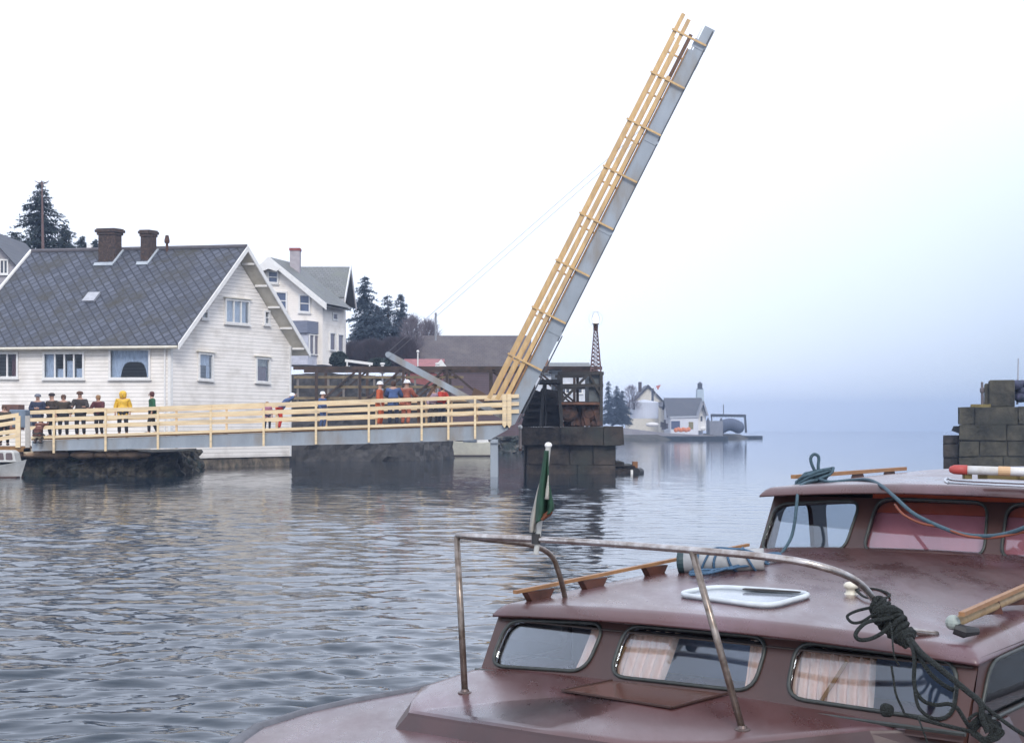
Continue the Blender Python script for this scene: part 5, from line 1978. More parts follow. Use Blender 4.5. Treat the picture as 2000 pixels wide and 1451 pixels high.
# far misty trees
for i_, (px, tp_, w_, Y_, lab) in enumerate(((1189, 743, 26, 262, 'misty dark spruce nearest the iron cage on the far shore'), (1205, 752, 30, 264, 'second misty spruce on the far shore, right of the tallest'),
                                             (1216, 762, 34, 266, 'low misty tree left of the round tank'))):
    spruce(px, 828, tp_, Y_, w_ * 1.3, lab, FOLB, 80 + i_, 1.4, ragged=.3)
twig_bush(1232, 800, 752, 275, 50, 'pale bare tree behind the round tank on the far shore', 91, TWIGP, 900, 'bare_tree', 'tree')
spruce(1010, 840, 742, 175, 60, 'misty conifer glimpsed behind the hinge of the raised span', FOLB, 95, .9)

# ------------------------------------------------------------ people
def skin_mesh(name, verts, edges, radii, root=0, sub=1):
    me = bpy.data.meshes.new('tmp')
    me.from_pydata(verts, edges, [])
    o = bpy.data.objects.new('tmp', me)
    COL.objects.link(o)
    sk = o.modifiers.new('s', 'SKIN')
    sk.use_smooth_shade = True
    layer = me.skin_vertices[0].data
    for i, r in enumerate(radii):
        layer[i].radius = r if isinstance(r, tuple) else (r, r)
        layer[i].use_root = (i == root)
    ss = o.modifiers.new('u', 'SUBSURF')
    ss.levels = sub
    ss.render_levels = sub
    dg = bpy.context.evaluated_depsgraph_get()
    out = bpy.data.meshes.new_from_object(o.evaluated_get(dg))
    out.name = name
    bpy.data.objects.remove(o)
    return out


POSES = {}


def pose_data(pose):
    """joint places for a 1.75 m adult facing -y"""
    if pose in POSES:
        return POSES[pose]
    lean = {'stand': 0, 'rail': .12, 'bend': .75, 'fold': 0.02, 'walk': .05, 'crouch': .5}[pose]
    drop = .42 if pose == 'crouch' else 0.0

    def up(h, x=0.0, off=0.0):
        """a place on the torso h above the hips, bent forward at the hip"""
        return (x, -math.sin(lean) * h + off * math.cos(lean), .93 - drop + math.cos(lean) * h - 0 * off + off * math.sin(lean) * -1)
    J = {'pelvis': up(0), 'waist': up(.14), 'chest': up(.36), 'collar': up(.50), 'neck': up(.565), 'head': up(.66, 0, -.01), 'crown': up(.76, 0, 0)}
    for s, n in ((-1, 'l'), (1, 'r')):
        J['sh' + n] = up(.46, s * .165)
        if pose in ('stand', 'walk'):
            J['el' + n] = up(.19, s * .24, .03)
            J['wr' + n] = up(-.02, s * .24, -.06)
            J['hd' + n] = up(-.10, s * .235, -.08)
        elif pose == 'fold':
            J['el' + n] = up(.20, s * .25, -.02)
            J['wr' + n] = up(.24, s * .05, -.2)
            J['hd' + n] = up(.25, s * -.03, -.2)
        elif pose == 'rail':
            J['el' + n] = up(.20, s * .25, -.14)
            J['wr' + n] = up(.17, s * .2, -.36)
            J['hd' + n] = up(.17, s * .18, -.44)
        else:
            J['el' + n] = up(.30, s * .22, -.25)
            J['wr' + n] = up(.28, s * .16, -.46)
            J['hd' + n] = up(.27, s * .14, -.54)
        st = {'walk': .16, 'crouch': 0}.get(pose, .02) * s
        J['hp' + n] = (s * .095, 0, .88 - drop)
        J['kn' + n] = (s * .11, -.05 - st * .6 - (.30 if drop else 0), .49 - drop * .25)
        J['an' + n] = (s * .12, .02 - st, .09)
        J['to' + n] = (s * .14, -.15 - st, .035)
    POSES[pose] = J
    return J


PM = {}


def person_meshes(pose):
    if pose in PM:
        return PM[pose]
    J = pose_data(pose)

    def chain(spec, root=0):
        idx, vs, es, rs = {}, [], [], []
        for ch in spec:
            prev = None
            for key, r in ch:
                nm = key
                if nm not in idx:
                    idx[nm] = len(vs)
                    vs.append(J[nm] if isinstance(nm, str) else nm)
                    rs.append(r)
                if prev is not None:
                    es.append((prev, idx[nm]))
                prev = idx[nm]
        return vs, es, rs
    spec = [[('pelvis', (.13, .10)), ('waist', (.115, .085)), ('chest', (.14, .10)), ('collar', (.09, .07)), ('neck', .052), ('head', (.078, .09)), ('crown', (.06, .07))]]
    for n, s in (('l', -1), ('r', 1)):
        spec.append([('collar', 0), ('sh' + n, .06), ('el' + n, .043), ('wr' + n, .028), ('hd' + n, (.034, .018))])
        h = V(J['hd' + n])
        d = (h - V(J['wr' + n])).normalized()
        side = V((1, 0, 0)) if abs(d.x) < .7 else V((0, 0, 1))
        curl = V((0, 0, -1)) if abs(d.z) < .6 else V((0, -1, 0))
        for k, (o_, ln) in enumerate(((-.026, .072), (-.009, .082), (.009, .077), (.025, .06))):
            a1 = tuple(h + side * o_ + d * ln * .5 + curl * .004)
            a2_ = tuple(h + side * o_ * 1.1 + d * ln * .85 + curl * .022)
            spec.append([('hd' + n, 0), (a1, .0085), (a2_, .007)])
        t1 = tuple(V(J['wr' + n]).lerp(h, .5) - side * s * .036 + d * .005)
        t2 = tuple(V(J['wr' + n]).lerp(h, .5) - side * s * .05 + d * .04)
        spec.append([('hd' + n, 0), (t1, .011), (t2, .008)])
        spec.append([('pelvis', 0), ('hp' + n, .085), ('kn' + n, .055), ('an' + n, .036), ('to' + n, (.04, .028))])
    vs, es, rs = chain(spec)
    body = skin_mesh('body', vs, es, rs)
    J = dict(J)
    js = [[('pelvis', (.165, .13)), ('waist', (.16, .12)), ('chest', (.19, .14)), ('collar', (.13, .11))]]
    for n in 'lr':
        js.append([('collar', 0), ('sh' + n, .095), ('el' + n, .078), ('wr' + n, .055)])
    vs, es, rs = chain(js)
    vs = list(vs)
    vs.append((J['pelvis'][0], J['pelvis'][1] + .01, J['pelvis'][2] - .10))
    es.append((0, len(vs) - 1))
    rs.append((.165, .135))
    jac = skin_mesh('jacket', vs, es, rs)
    ts = [[('pelvis', (.14, .115))]]
    for n in 'lr':
        ts.append([('pelvis', 0), ('hp' + n, .10), ('kn' + n, .072), ('an' + n, .058)])
    vs, es, rs = chain(ts)
    tr = skin_mesh('trousers', vs, es, rs)
    PM[pose] = (body, jac, tr)
    return PM[pose]


SKIN_ = mat('skin', (.48, .29, .21), .6, (.42, .25, .18), 6)
BOOT = mat('boot', (.03, .028, .027), .6)
nperson = 0


def person(px, head_y, Y, label, jacket, trousers, hat, pose='stand', yaw=0.0, z=None, scale=None, hatkind='hair', hood=None, group=None, lift=None):
    """head_y: picture row of the top of the head; z: height of the feet"""
    global nperson
    nperson += 1
    x = XZ(px, Y)
    if z is None:
        z = deckz(x) + .10
    J = pose_data(pose)
    top = J['crown'][2] + .09
    s = scale or max(.8, min(1.12, (ZY(head_y, Y) - z) / top))
    body, jac, tr = person_meshes(pose)
    root = thing('person', label, 'person', V((x, Y, z)), group)

    def part(nm, me, m, smooth=True):
        o = bpy.data.objects.new(nm, me)
        if not me.materials:
            me.materials.append(m)
        COL.objects.link(o)
        o.parent = root
        o.material_slots[0].link = 'OBJECT'
        o.material_slots[0].material = m
        return o
    root.rotation_euler = (0, 0, yaw)
    root.scale = (s * 1.2, s * 1.12, s)
    part('body', body, SKIN_)
    part('jacket', jac, jacket)
    part('trousers', tr, trousers)
    # head gear, face, boots: built in the person's own frame
    hd, cr = V(J['head']), V(J['crown'])

    def own(b_, nm, m):
        me = bpy.data.meshes.new(nm)
        me.from_pydata(b_.v, [], b_.f)
        me.polygons.foreach_set('use_smooth', [True] * len(me.polygons))
        me.materials.append(m)
        o = bpy.data.objects.new(nm, me)
        COL.objects.link(o)
        o.parent = root
        return o
    ax = (cr - hd).normalized()
    b_ = MB()
    if hatkind == 'helmet':
        b_.lathe([(.126, -.005), (.130, .01), (.110, .03), (.106, .075), (.078, .115), (.03, .135), (.005, .137)], hd + ax * .05, 14)
        own(b_, 'helmet', hat)
    elif hatkind == 'hood':
        b_.lathe([(.10, -.14), (.118, -.06), (.125, .02), (.12, .09), (.08, .15), (.01, .175)], hd + V((0, .022, .0)), 14)
        own(b_, 'hood', hat)
    elif hatkind == 'cap':
        b_.lathe([(.104, 0), (.112, .03), (.10, .085), (.05, .12), (.005, .125)], hd + ax * .045, 14)
        own(b_, 'cap', hat)
    else:
        b_.lathe([(.062, -.09), (.086, -.03), (.093, .03), (.086, .085), (.05, .118), (.005, .127)], hd + V((0, .022, .015)), 14, sx=.95)
        own(b_, 'hair', hat)
    b_ = MB()
    f = hd + V((0, -.092, 0))
    b_.prism([f + V((-.014, .012, -.03)), f + V((.014, .012, -.03)), f + V((0, .012, .02))], (0, -.026, -.004))
    own(b_, 'nose', SKIN_)
    b_ = MB()
    for sx in (-1, 1):
        b_.ball(f + V((sx * .032, .004, .022)), .012, 6)
    b_.obox(f + V((0, .004, -.055)), (.024, 0, 0), (0, .006, 0), (0, 0, .005))
    own(b_, 'face_features', mat('dark_features', (.12, .05, .04), .6))
    b_ = MB()
    for n_ in 'lr':
        a_, t_ = V(J['an' + n_]), V(J['to' + n_])
        b_.ball(a_ + V((0, .01, -.035)), .058, 8, sz=.9)
        b_.ball(a_.lerp(t_, .55) + V((0, 0, -.012)), .062, 8, sx=.8, sy=1.6, sz=.62)
    own(b_, 'boots', BOOT)
    return root


def cl(name, c, r=.85):
    return mat('cloth_' + name, c, r, tuple(x * .7 for x in c), 9, bump=.3)


NAVY, DBR, DBR2, DGR = cl('navy', (.035, .045, .085)), cl('dark_brown', (.055, .04, .03)), cl('dark_brown_green', (.065, .05, .035)), cl('dark_grey_brown', (.05, .042, .038))
MAR, YEL, GRN = cl('maroon', (.10, .025, .03)), cl('yellow_oilskin', (.78, .47, .03), .45), cl('green', (.02, .11, .05))
ORA, ORR, BLU = cl('orange_overall', (.52, .11, .04)), cl('washed_orange', (.50, .16, .10)), cl('work_blue', (.07, .12, .27))
BLK, GRT, DBL = cl('black', (.018, .018, .02)), cl('grey_trousers', (.08, .08, .09)), cl('dark_denim', (.03, .04, .07))
REDC, BRR = cl('red', (.55, .05, .03)), cl('red_brown', (.17, .065, .045))
HDK, HBR, HGY, HFR = mat('dark_hair', (.03, .02, .018), .8), mat('brown_hair', (.10, .05, .03), .8), mat('grey_knit', (.18, .19, .23), .9), mat('fair_hair', (.30, .17, .08), .8)
HWH = mat('white_helmet_shell', (.85, .85, .85), .3)
grp = 'onlookers standing on the footbridge'
YW_ = 61.9
person(74, 768, YW_, 'person in a navy jacket and grey cap, leftmost of the standing row on the bridge', NAVY, DBL, HGY, 'fold', .1, hatkind='cap', group=grp)
person(102, 766, YW_, 'person in a dark brown coat and dark cap, second from the left of the row', DBR, BLK, HDK, 'fold', -.5, hatkind='cap', group=grp)
person(124, 768, YW_ - .1, 'bareheaded person in a brown green coat pressed close to a capped neighbour', DBR2, BLK, HBR, 'stand', .2, group=grp)
person(157, 763, YW_, 'broad person in a dark grey brown coat, between the close pair and the maroon jacket', DGR, BLK, HBR, 'rail', .1, hatkind='cap', group=grp)
person(194, 769, YW_, 'person in a maroon jacket with fair hair beside the yellow raincoat', MAR, BLK, HFR, 'rail', -.35, group=grp)
person(240, 762, YW_, 'person in a bright yellow hooded raincoat on the bridge', YEL, BLK, YEL, 'stand', .15, hatkind='hood', group=grp)
person(298, 762, YW_ - .1, 'person in a green jacket with dark red hair, standing apart near the house corner', GRN, BLK, mat('dark_red_hair', (.10, .03, .025), .8), 'walk', -1.2, group=grp)
person(73, 812, 59.75, 'person in a red brown jacket crouching at the left end of the bridge railing', BRR, DBR, HDK, 'crouch', 2.9, z=ZY(866, 59.75), scale=.86)
person(8, 792, 61.2, 'person in a brown coat half cut off by the left picture edge', DBR2, BLK, HBR, 'stand', .4, z=1.3, scale=1.0)
person(546, 769, 61.6, 'bent worker in a white helmet, blue top and red trousers near the house corner', BLU, REDC, HWH, 'bend', 1.9, hatkind='helmet', scale=1.0)
person(522, 787, 62.2, 'small child in a pink top beside the bent worker near the house corner', cl('pink', (.45, .2, .28)), DBL, HFR, 'stand', .5, scale=.72)
person(630, 764, 62.2, 'worker in a blue jacket and white helmet standing alone on the bridge', BLU, BLU, HWH, 'stand', 1.2, hatkind='helmet')
person(742, 741, 61.6, 'tall worker in orange overalls and white helmet, left of the stooping blue one', ORA, ORA, HWH, 'stand', 1.5, hatkind='helmet', scale=1.1)
person(768, 742, 61.3, 'broad worker in a blue jacket seen from behind between two orange workers', BLU, DBL, HBR, 'rail', 3.1, scale=1.12)
person(792, 740, 61.7, 'worker in washed orange overalls and white helmet, right of the blue jacket', ORR, ORR, HWH, 'rail', 2.6, hatkind='helmet', scale=1.12)
person(862, 757, 62.2, 'person in a red jacket stooping under the tilted steel arm', REDC, DBL, HDK, 'rail', 1.0, scale=.98)
person(846, 760, 62.6, 'person in a pale lilac top behind the timber prop', cl('lilac', (.42, .33, .42)), GRT, HBR, 'stand', .6, scale=.96)

# ------------------------------------------------------------ the near cabin boat
K = 0.8
bA = V((-.10, 7.40, 0))
bU = V((.79, -.61, 0)).normalized()
bF = V((-.61, -.79, 0)).normalized()


def B(u, f, z):
    """boat frame: u across from the far side, f forward of the cabin's front lip, z on the 2.8 scale"""
    r = bA + bU * u + bF * f
    return V((r.x * K, r.y * K, CAMZ + K * (z - 2.8)))


def R(px, py, Yr):
    return P(px, py, Yr * K)


def Rz(px, py, z):
    """picture position on the level z of the boat's scale"""
    Yr = (2.8 - z) * FPX / (py - HZ)
    return P(px, py, Yr * K)


BOAT = thing('cabin_boat', 'maroon cabin motorboat in the foreground with a raised wheelhouse', 'boat', B(1.25, -1, 0.3))
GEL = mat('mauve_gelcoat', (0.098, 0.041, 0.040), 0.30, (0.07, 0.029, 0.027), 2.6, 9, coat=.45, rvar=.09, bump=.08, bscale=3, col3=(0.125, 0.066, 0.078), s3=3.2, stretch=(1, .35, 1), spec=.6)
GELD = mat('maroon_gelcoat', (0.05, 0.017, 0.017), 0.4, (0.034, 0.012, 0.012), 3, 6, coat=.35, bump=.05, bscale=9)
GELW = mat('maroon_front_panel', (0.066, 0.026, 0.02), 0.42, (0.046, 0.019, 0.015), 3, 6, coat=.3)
RUB = mat('rubber_seal', (0.045, 0.05, 0.046), 0.45, (0.025, 0.03, 0.028), 30)
RAILM = mat('weathered_steel_tube', (0.30, 0.26, 0.23), 0.32, (0.13, 0.095, 0.07), 22, 6, metal=.75)
TEAK = mat('teak_rail', (0.10, 0.035, 0.02), .5, (0.05, 0.02, 0.014), 14)
TEAKL = mat('teak_rail_top', (0.33, 0.17, 0.07), .5, (0.25, 0.12, 0.05), 14)
INT = mat('cabin_interior', (0.05, 0.045, 0.045), .8)
INTG = mat('grey_lining', (0.55, 0.62, 0.76), .7, (.5, .56, .7), 3)

# hull: gunwale outline (far side measured, near side mirrored about u = 1.25)
far = [(-.35, -7.0), (-.45, -5.0), (-.51, -3.0), (-.53, -1.5), (-.52, -.4), (-.525, .1), (-.55, .45), (-.52, .81), (-.40, 1.21), (-.20, 1.52), (.12, 1.86), (.55, 2.18), (.95, 2.36)]
out = far + [(1.25, 2.42)] + [(2.5 - u, f) for u, f in far[::-1]]
GZ = 1.40


def gz(f):
    return GZ + .012 * max(0, f) ** 2


levels = [(0.0, 0.0), (.02, -.10), (.10, -.35), (.22, -.62), (.42, -.95), (.7, -1.2)]
pts = []
for ins, dz in levels:
    for (u, f) in out:
        cu, cf = 1.25 - u, -3.0 - f
        dl = math.hypot(cu, cf * .35)
        k_ = ins / max(dl, .3)
        ff = f - (max(0, f) ** 1) * ins * .8 / 2.4 * 1.2
        pts.append(B(u + cu * min(.9, k_), ff, gz(f) + dz))
n_ = len(out)
b = MB()
b.v = [tuple(p) for p in pts]
for r_ in range(len(levels) - 1):
    for c in range(n_):
        a, a2i = r_ * n_ + c, r_ * n_ + (c + 1) % n_
        b.f.append((a, a2i, a2i + n_, a + n_))
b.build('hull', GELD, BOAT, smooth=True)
# rub rail
MB().tube([B(u + (.02 if u > 1.25 else -.02), f + (.02 if f > 1 else 0), gz(f) - .03) for u, f in out], .035, 8, closed=True).build('rub_rail', mat('grey_rub_rail', (.10, .10, .115), .5, (.06, .06, .07), 9), BOAT, smooth=True)
# main deck as a crowned grid between the two sides
nf, nu = 40, 16


def half(f):
    """far gunwale u for a given f"""
    P_ = far + [(1.25, 2.42)]
    for (u0, f0), (u1, f1) in zip(P_, P_[1:]):
        if f0 <= f <= f1:
            t = (f - f0) / (f1 - f0)
            return u0 + (u1 - u0) * t
    return 1.25


pts = []
for i in range(nf + 1):
    f = -7.0 + (2.41 + 7.0) * (1 - (1 - i / nf) ** 1.5)
    u0 = half(f)
    for j in range(nu + 1):
        s = j / nu
        u = u0 + (2.5 - 2 * u0) * s
        w = min(1, abs(2.5 - 2 * u0) / 3)
        pts.append(B(u, f, gz(f) - .005 + .035 * w * (1 - (2 * s - 1) ** 2)))
b = MB()
b.v = [tuple(p) for p in pts]
b.f = [(i * (nu + 1) + j, i * (nu + 1) + j + 1, (i + 1) * (nu + 1) + j + 1, (i + 1) * (nu + 1) + j) for i in range(nf) for j in range(nu) if not (-6.6 < -7.0 + (9.41) * (1 - (1 - i / nf) ** 1.5) < -.4 and 2 < j < nu - 3)]
b.build('deck', GEL, BOAT, smooth=True)

# raised fore trunk: top outline and skirt
Bf, Bn = (.006, .125, 1.575), (2.515, .125, 1.577)
top_ = [(-.03, -.3, 1.565), (-.04, .12, 1.57)]
pp = [(822, 1343, 1.54), (798, 1391, 1.50)]


def to_uf(p):
    """world point back to boat coordinates"""
    r = V((p.x / K, p.y / K, 0)) - bA
    return (r.dot(bU), r.dot(bF), (p.z - CAMZ) / K + 2.8)


tp = [to_uf(Rz(*q)) for q in pp]
trunk = [(-.02, -.35, 1.575), (-.03, .1, 1.572)] + [tp[0]] + [(tp[0][0] * .45 + tp[1][0] * .55 - .015, tp[0][1] * .45 + tp[1][1] * .55, 1.52)] + [tp[1]]
fr_ = tp[1][1]
trunk += [(tp[1][0] + .45, fr_ + .02, 1.505), (.6, fr_ + .03, 1.51), (1.05, fr_ + .02, 1.51), (1.42, fr_ - .01, 1.51), (1.75, fr_ - .17, 1.525), (2.15, .2, 1.555), (2.54, -.08, 1.572), (2.54, -.35, 1.575)]
b = MB()
topv = [B(u, f, z) for u, f, z in trunk]
# crowned top: rings shrinking towards the centre
cen = (1.2, .05)
rings = [1.0, .985, .95, .7, .4, .12]
zadd = [0, .010, .016, .03, .04, .045]
nT = len(trunk)
for sc, za in zip(rings, zadd):
    for (u, f, z) in trunk:
        uu, ff = cen[0] + (u - cen[0]) * sc, cen[1] + (f - cen[1]) * sc
        zz = 1.56 + (z - 1.56) * sc + za
        b.v.append(tuple(B(uu, ff, zz)))
for r_ in range(len(rings) - 1):
    for c in range(nT):
        a, a2i = r_ * nT + c, r_ * nT + (c + 1) % nT
        b.f.append((a, a2i, a2i + nT, a + nT))
b.f.append(tuple((len(rings) - 1) * nT + c for c in range(nT)))
TTOP = b.build('trunk_top', GEL, BOAT, smooth=True)
b = MB()
low_ = []
for (u, f, z) in trunk:
    du, df = u - cen[0], f - cen[1]
    l_ = math.hypot(du, df)
    o_ = .09
    low_.append((u + du / l_ * o_, f + df / l_ * o_ * 1.1, 1.385))
mid_ = [((u0 * .93 + u1 * .07), (f0 * .93 + f1 * .07), z0 - .012) for (u0, f0, z0), (u1, f1, z1) in zip(trunk, low_)]
for ring in (trunk, mid_, low_):
    for q in ring:
        b.v.append(tuple(B(*q)))
for r_ in range(2):
    for c in range(nT):
        a, a2i = r_ * nT + c, r_ * nT + (c + 1) % nT
        b.f.append((a, a2i, a2i + nT, a + nT))
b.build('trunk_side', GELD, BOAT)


def hit(o, px, py):
    """where the line of sight through a picture position meets an object"""
    from mathutils.bvhtree import BVHTree
    w = world_of(o)
    tr = BVHTree.FromPolygons([v.co + w for v in o.data.vertices], [tuple(p.vertices) for p in o.data.polygons])
    d = V(((px - 1000) / FPX, 1, (HZ - py) / FPX)).normalized()
    r = tr.ray_cast(V((0, 0, CAMZ)), d)
    return r[0] if r[0] is not None else Rz(px, py, 1.56)


# roofs: rounded lip, crowned, with underside
def roof_shell(u0, u1, f0, f1, zf, rise, crown, bow, name, m, lip=.075, nx=36, ny=30, drop=.05, tail=0.0):
    """f0 is the front edge (forward), f1 the aft edge"""
    def S(n, L):
        v = []
        e = [0, .2, .45, .75, 1.0]
        v += [x * lip / L for x in e]
        k = n - 10
        v += [lip / L + (1 - 2 * lip / L) * i / k for i in range(1, k)]
        v += [1 - x * lip / L for x in e[::-1]]
        return v
    su, sf = S(nx, u1 - u0), S(ny, f0 - f1)
    b = MB()
    rowsn = len(sf)
    coln = len(su)
    for layer in (0, 1):
        for t in sf:
            for s in su:
                u = u0 + (u1 - u0) * s
                f = f0 + (f1 - f0) * t + bow * (1 - (2 * s - 1) ** 2) * (1 - t)
                d = min(s * (u1 - u0), (1 - s) * (u1 - u0), t * (f0 - f1))
                q = max(0, 1 - d / lip)
                z = zf + rise * t * (f0 - f1) + crown * (1 - (2 * s - 1) ** 2)
                if layer == 0:
                    z -= drop * q * q
                else:
                    z -= drop + .012 - (.0 if q > 0 else -.0)
                b.v.append(tuple(B(u, f, z)))
    o = rowsn * coln
    for i in range(rowsn - 1):
        for j in range(coln - 1):
            a = i * coln + j
            b.f.append((a, a + 1, a + coln + 1, a + coln))
            b.f.append((o + a, o + a + coln, o + a + coln + 1, o + a + 1))
    edge = [j for j in range(coln)] + [i * coln + coln - 1 for i in range(1, rowsn)] + [(rowsn - 1) * coln + j for j in range(coln - 2, -1, -1)] + [i * coln for i in range(rowsn - 2, 0, -1)]
    for k in range(len(edge)):
        a, c = edge[k], edge[(k + 1) % len(edge)]
        b.f.append((a, a + o, c + o, c))
    return b.build(name, m, BOAT, smooth=True)


FR = roof_shell(0.0, 2.53, 0.0, -3.0, 1.895, .034, .045, .05, 'cabin_roof', GEL)
WR = roof_shell(-.02, 2.53, -2.94, -5.7, 2.40, .02, .055, .10, 'wheelhouse_roof', GEL)


# walls with real window openings
GLASSB = glass('boat_glass_pane', refl=1.1, fac=.025)


def wall_panel(corners, wins, n, name, m, seal=.0075, r=.09, glass_=True, thick=.03, parent=None):
    """corners in world; wins are lists of corner points on the wall plane"""
    holes = [rounded(w, r * K, 5) for w in wins]
    pts, fs = holed(corners, holes)
    b = MB().add(pts, fs)
    k0 = len(b.v)
    pts2 = [V(p) - n * thick for p in pts]
    b.add(pts2, [f[::-1] for f in fs])
    for h in holes:
        m_ = len(h)
        b.add(h + [V(p) - n * thick for p in h], [(i, (i + 1) % m_, m_ + (i + 1) % m_, m_ + i) for i in range(m_)])
    w = b.build(name, m, parent or BOAT)
    for h in holes:
        f_ = MB().tube([V(p) + n * .004 for p in h], seal, 8, closed=True).build('window_seal', RUB, w, smooth=True)
        g = MB().prism([V(p) - n * .012 for p in h], -n * .004).build('pane', GLASSB, f_)
    return w


Tf, Tn = (.01, -.05, 1.855), (2.52, -.05, 1.86)
wf = [B(Bf[0], Bf[1], 1.54), B(Bn[0], Bn[1], 1.54), B(*Tn), B(*Tf)]
n1 = (wf[1] - wf[0]).cross(wf[3] - wf[0]).normalized()
if n1.y > 0:
    n1 = -n1
pw = wf[0]


def wq(pts):
    return [onpl(x, y, pw, n1) for x, y in pts]


w1 = wq([(993, 1211), (1184, 1218), (1143, 1312), (957, 1300)])
w2 = wq([(1224, 1221), (1503, 1246), (1470, 1351), (1190, 1320)])
w3 = wq([(1557, 1253), (1872, 1293), (1862, 1410), (1535, 1362)])
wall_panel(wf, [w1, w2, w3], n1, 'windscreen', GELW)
MB().tube([B(-.0, .14, 1.578), B(2.53, .14, 1.578)], .008, 6).build('base_seam', RUB, BOAT)
# near side wall
s0, s1, s2, s3 = B(Bn[0], Bn[1], 1.40), B(2.56, -2.9, 1.40), B(2.54, -2.9, 1.93), B(*Tn)
n2 = (s1 - s0).cross(s3 - s0).normalized()
if n2.dot(bU) < 0:
    n2 = -n2
pls = s0


def sq(pts):
    return [onpl(x, y, pls, n2) for x, y in pts]


def sidequad(u, fa, fb, z0, z1, sl=.0):
    return [B(u, fa - sl, z1), B(u, fb, z1), B(u, fb, z0), B(u, fa, z0)]


def onside(f, z):
    p = B(2.53, f, z)
    return p - n2 * ((p - pls).dot(n2))


ws1 = [onside(-.16, 1.83), onside(-1.05, 1.86), onside(-1.05, 1.60), onside(-.02, 1.585)]
ws2 = [onside(-1.3, 1.86), onside(-2.3, 1.88), onside(-2.3, 1.62), onside(-1.3, 1.61)]
p4 = [onside(Bn[1], 1.40), onside(-2.9, 1.40), onside(-2.9, 1.93), onside(Tn[1], 1.86)]
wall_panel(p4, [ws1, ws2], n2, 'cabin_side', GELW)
# far side wall with its windows
n3 = -bU


def fs_(f, z, u=.01):
    return B(u, f, z)


wall_panel([fs_(Bf[1], 1.40), fs_(-2.9, 1.40), fs_(-2.9, 1.93), fs_(-.05, 1.86)],
           [[fs_(-.12, 1.83), fs_(-.60, 1.84), fs_(-.60, 1.60), fs_(.0, 1.595)], [fs_(-1.5, 1.86), fs_(-2.2, 1.87), fs_(-2.2, 1.62), fs_(-1.5, 1.61)]], n3, 'cabin_side', GELW)
# interior: floor, grey bulkhead, curtains
MB().prism([B(.05, .08, 1.2), B(2.48, .08, 1.2), B(2.48, -2.8, 1.2), B(.05, -2.8, 1.2)], (0, 0, .01)).build('cabin_sole', INT, BOAT)
MB().prism([B(.72, -.5, 1.2), B(2.48, -.5, 1.2), B(2.48, -.5, 1.87), B(.72, -.5, 1.87)], -bF * .02).build('bulkhead', INTG, BOAT)
MB().prism([B(.04, -.64, 1.3), B(.04, -1.5, 1.3), B(.04, -1.5, 1.85), B(.04, -.64, 1.85)], bU * .01).build('lining', mat('mauve_lining', (.5, .42, .48), .8), BOAT)
b = MB().prism([B(.04, -.02, 1.825), B(2.5, -.02, 1.825), B(2.5, -1.6, 1.86), B(.04, -1.6, 1.86)], (0, 0, -.006))
b.build('headlining', mat('dark_headlining', (.05, .035, .03), .8), BOAT)
CUR = mat('peach_curtain', (.95, .68, .52), .85, (.88, .56, .40), 8, stretch=(6, 6, .6))


def cur(pix, depth, waves, m=CUR, amp=.012):
    q = [onpl(x, y, pw - n1 * depth, n1) for x, y in pix]
    b = wavy(q[0], q[1], q[2], q[3], n1, 0, waves, amp)
    return b.build('curtain', m, BOAT)


cur([(1164, 1205), (1200, 1208), (1160, 1330), (1116, 1322)], .05, 3)
cur([(1222, 1210), (1334, 1222), (1290, 1345), (1180, 1345)], .05, 6)
cur([(1468, 1232), (1520, 1238), (1495, 1365), (1450, 1365)], .05, 3)
cur([(1545, 1243), (1712, 1262), (1704, 1400), (1525, 1385)], .05, 9)
# valance shade band, tan strap and string on the near curtain
b = MB()
q = [onpl(x, y, pw - n1 * .045, n1) for x, y in ((1546, 1245), (1714, 1266), (1713, 1290), (1548, 1268))]
b = wavy(q[0], q[1], q[2], q[3], n1, 0, 9, .006)
b.build('top_band', mat('rust_valance', (.30, .12, .04), .85), BOAT)
b = MB().beam(onpl(1655, 1290, pw - n1 * .03, n1), onpl(1604, 1368, pw - n1 * .03, n1), .014, .004, n1)
b.build('tie_strap', mat('tan_strap', (.42, .2, .07), .7), BOAT)
b = MB().beam(onpl(1222, 1262, pw - n1 * .03, n1), onpl(1206, 1296, pw - n1 * .03, n1), .01, .004, n1)
b.build('tie_strap', mat('tan_strap', (.42, .2, .07), .7), BOAT)

# wheelhouse front
hb, ht_ = 1.985, 2.345
hf = [B(-.0, -2.86, 1.93), B(2.53, -2.86, 1.93), B(2.53, -3.12, ht_), B(.0, -3.12, ht_)]
n4 = (hf[1] - hf[0]).cross(hf[3] - hf[0]).normalized()
if n4.y > 0:
    n4 = -n4
ph = hf[0]


def hq(pts):
    return [onpl(x, y, ph, n4) for x, y in pts]


h1 = hq([(1516, 984), (1682, 977), (1648, 1078), (1484, 1077)])
h2 = hq([(1715, 973), (1930, 981), (1922, 1089), (1684, 1077)])
h3 = hq([(1968, 983), (2170, 992), (2190, 1112), (1954, 1092)])
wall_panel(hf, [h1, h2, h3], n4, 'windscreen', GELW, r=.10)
MB().tube([B(-.02, -2.83, 1.985), B(1.25, -2.80, 2.03), B(2.55, -2.83, 1.985)], .012, 6).build('base_seam', GELW, BOAT)
wall_panel([B(.0, -2.9, 1.80), B(.0, -5.5, 1.80), B(.0, -5.5, 2.40), B(.0, -3.12, ht_)],
           [[B(0, -3.2, 2.27), B(0, -3.62, 2.275), B(0, -3.68, 1.9), B(0, -3.0, 1.9)], [B(0, -3.84, 2.275), B(0, -5.0, 2.28), B(0, -5.0, 1.88), B(0, -3.90, 1.89)]], n3, 'wheelhouse_side', GELW)
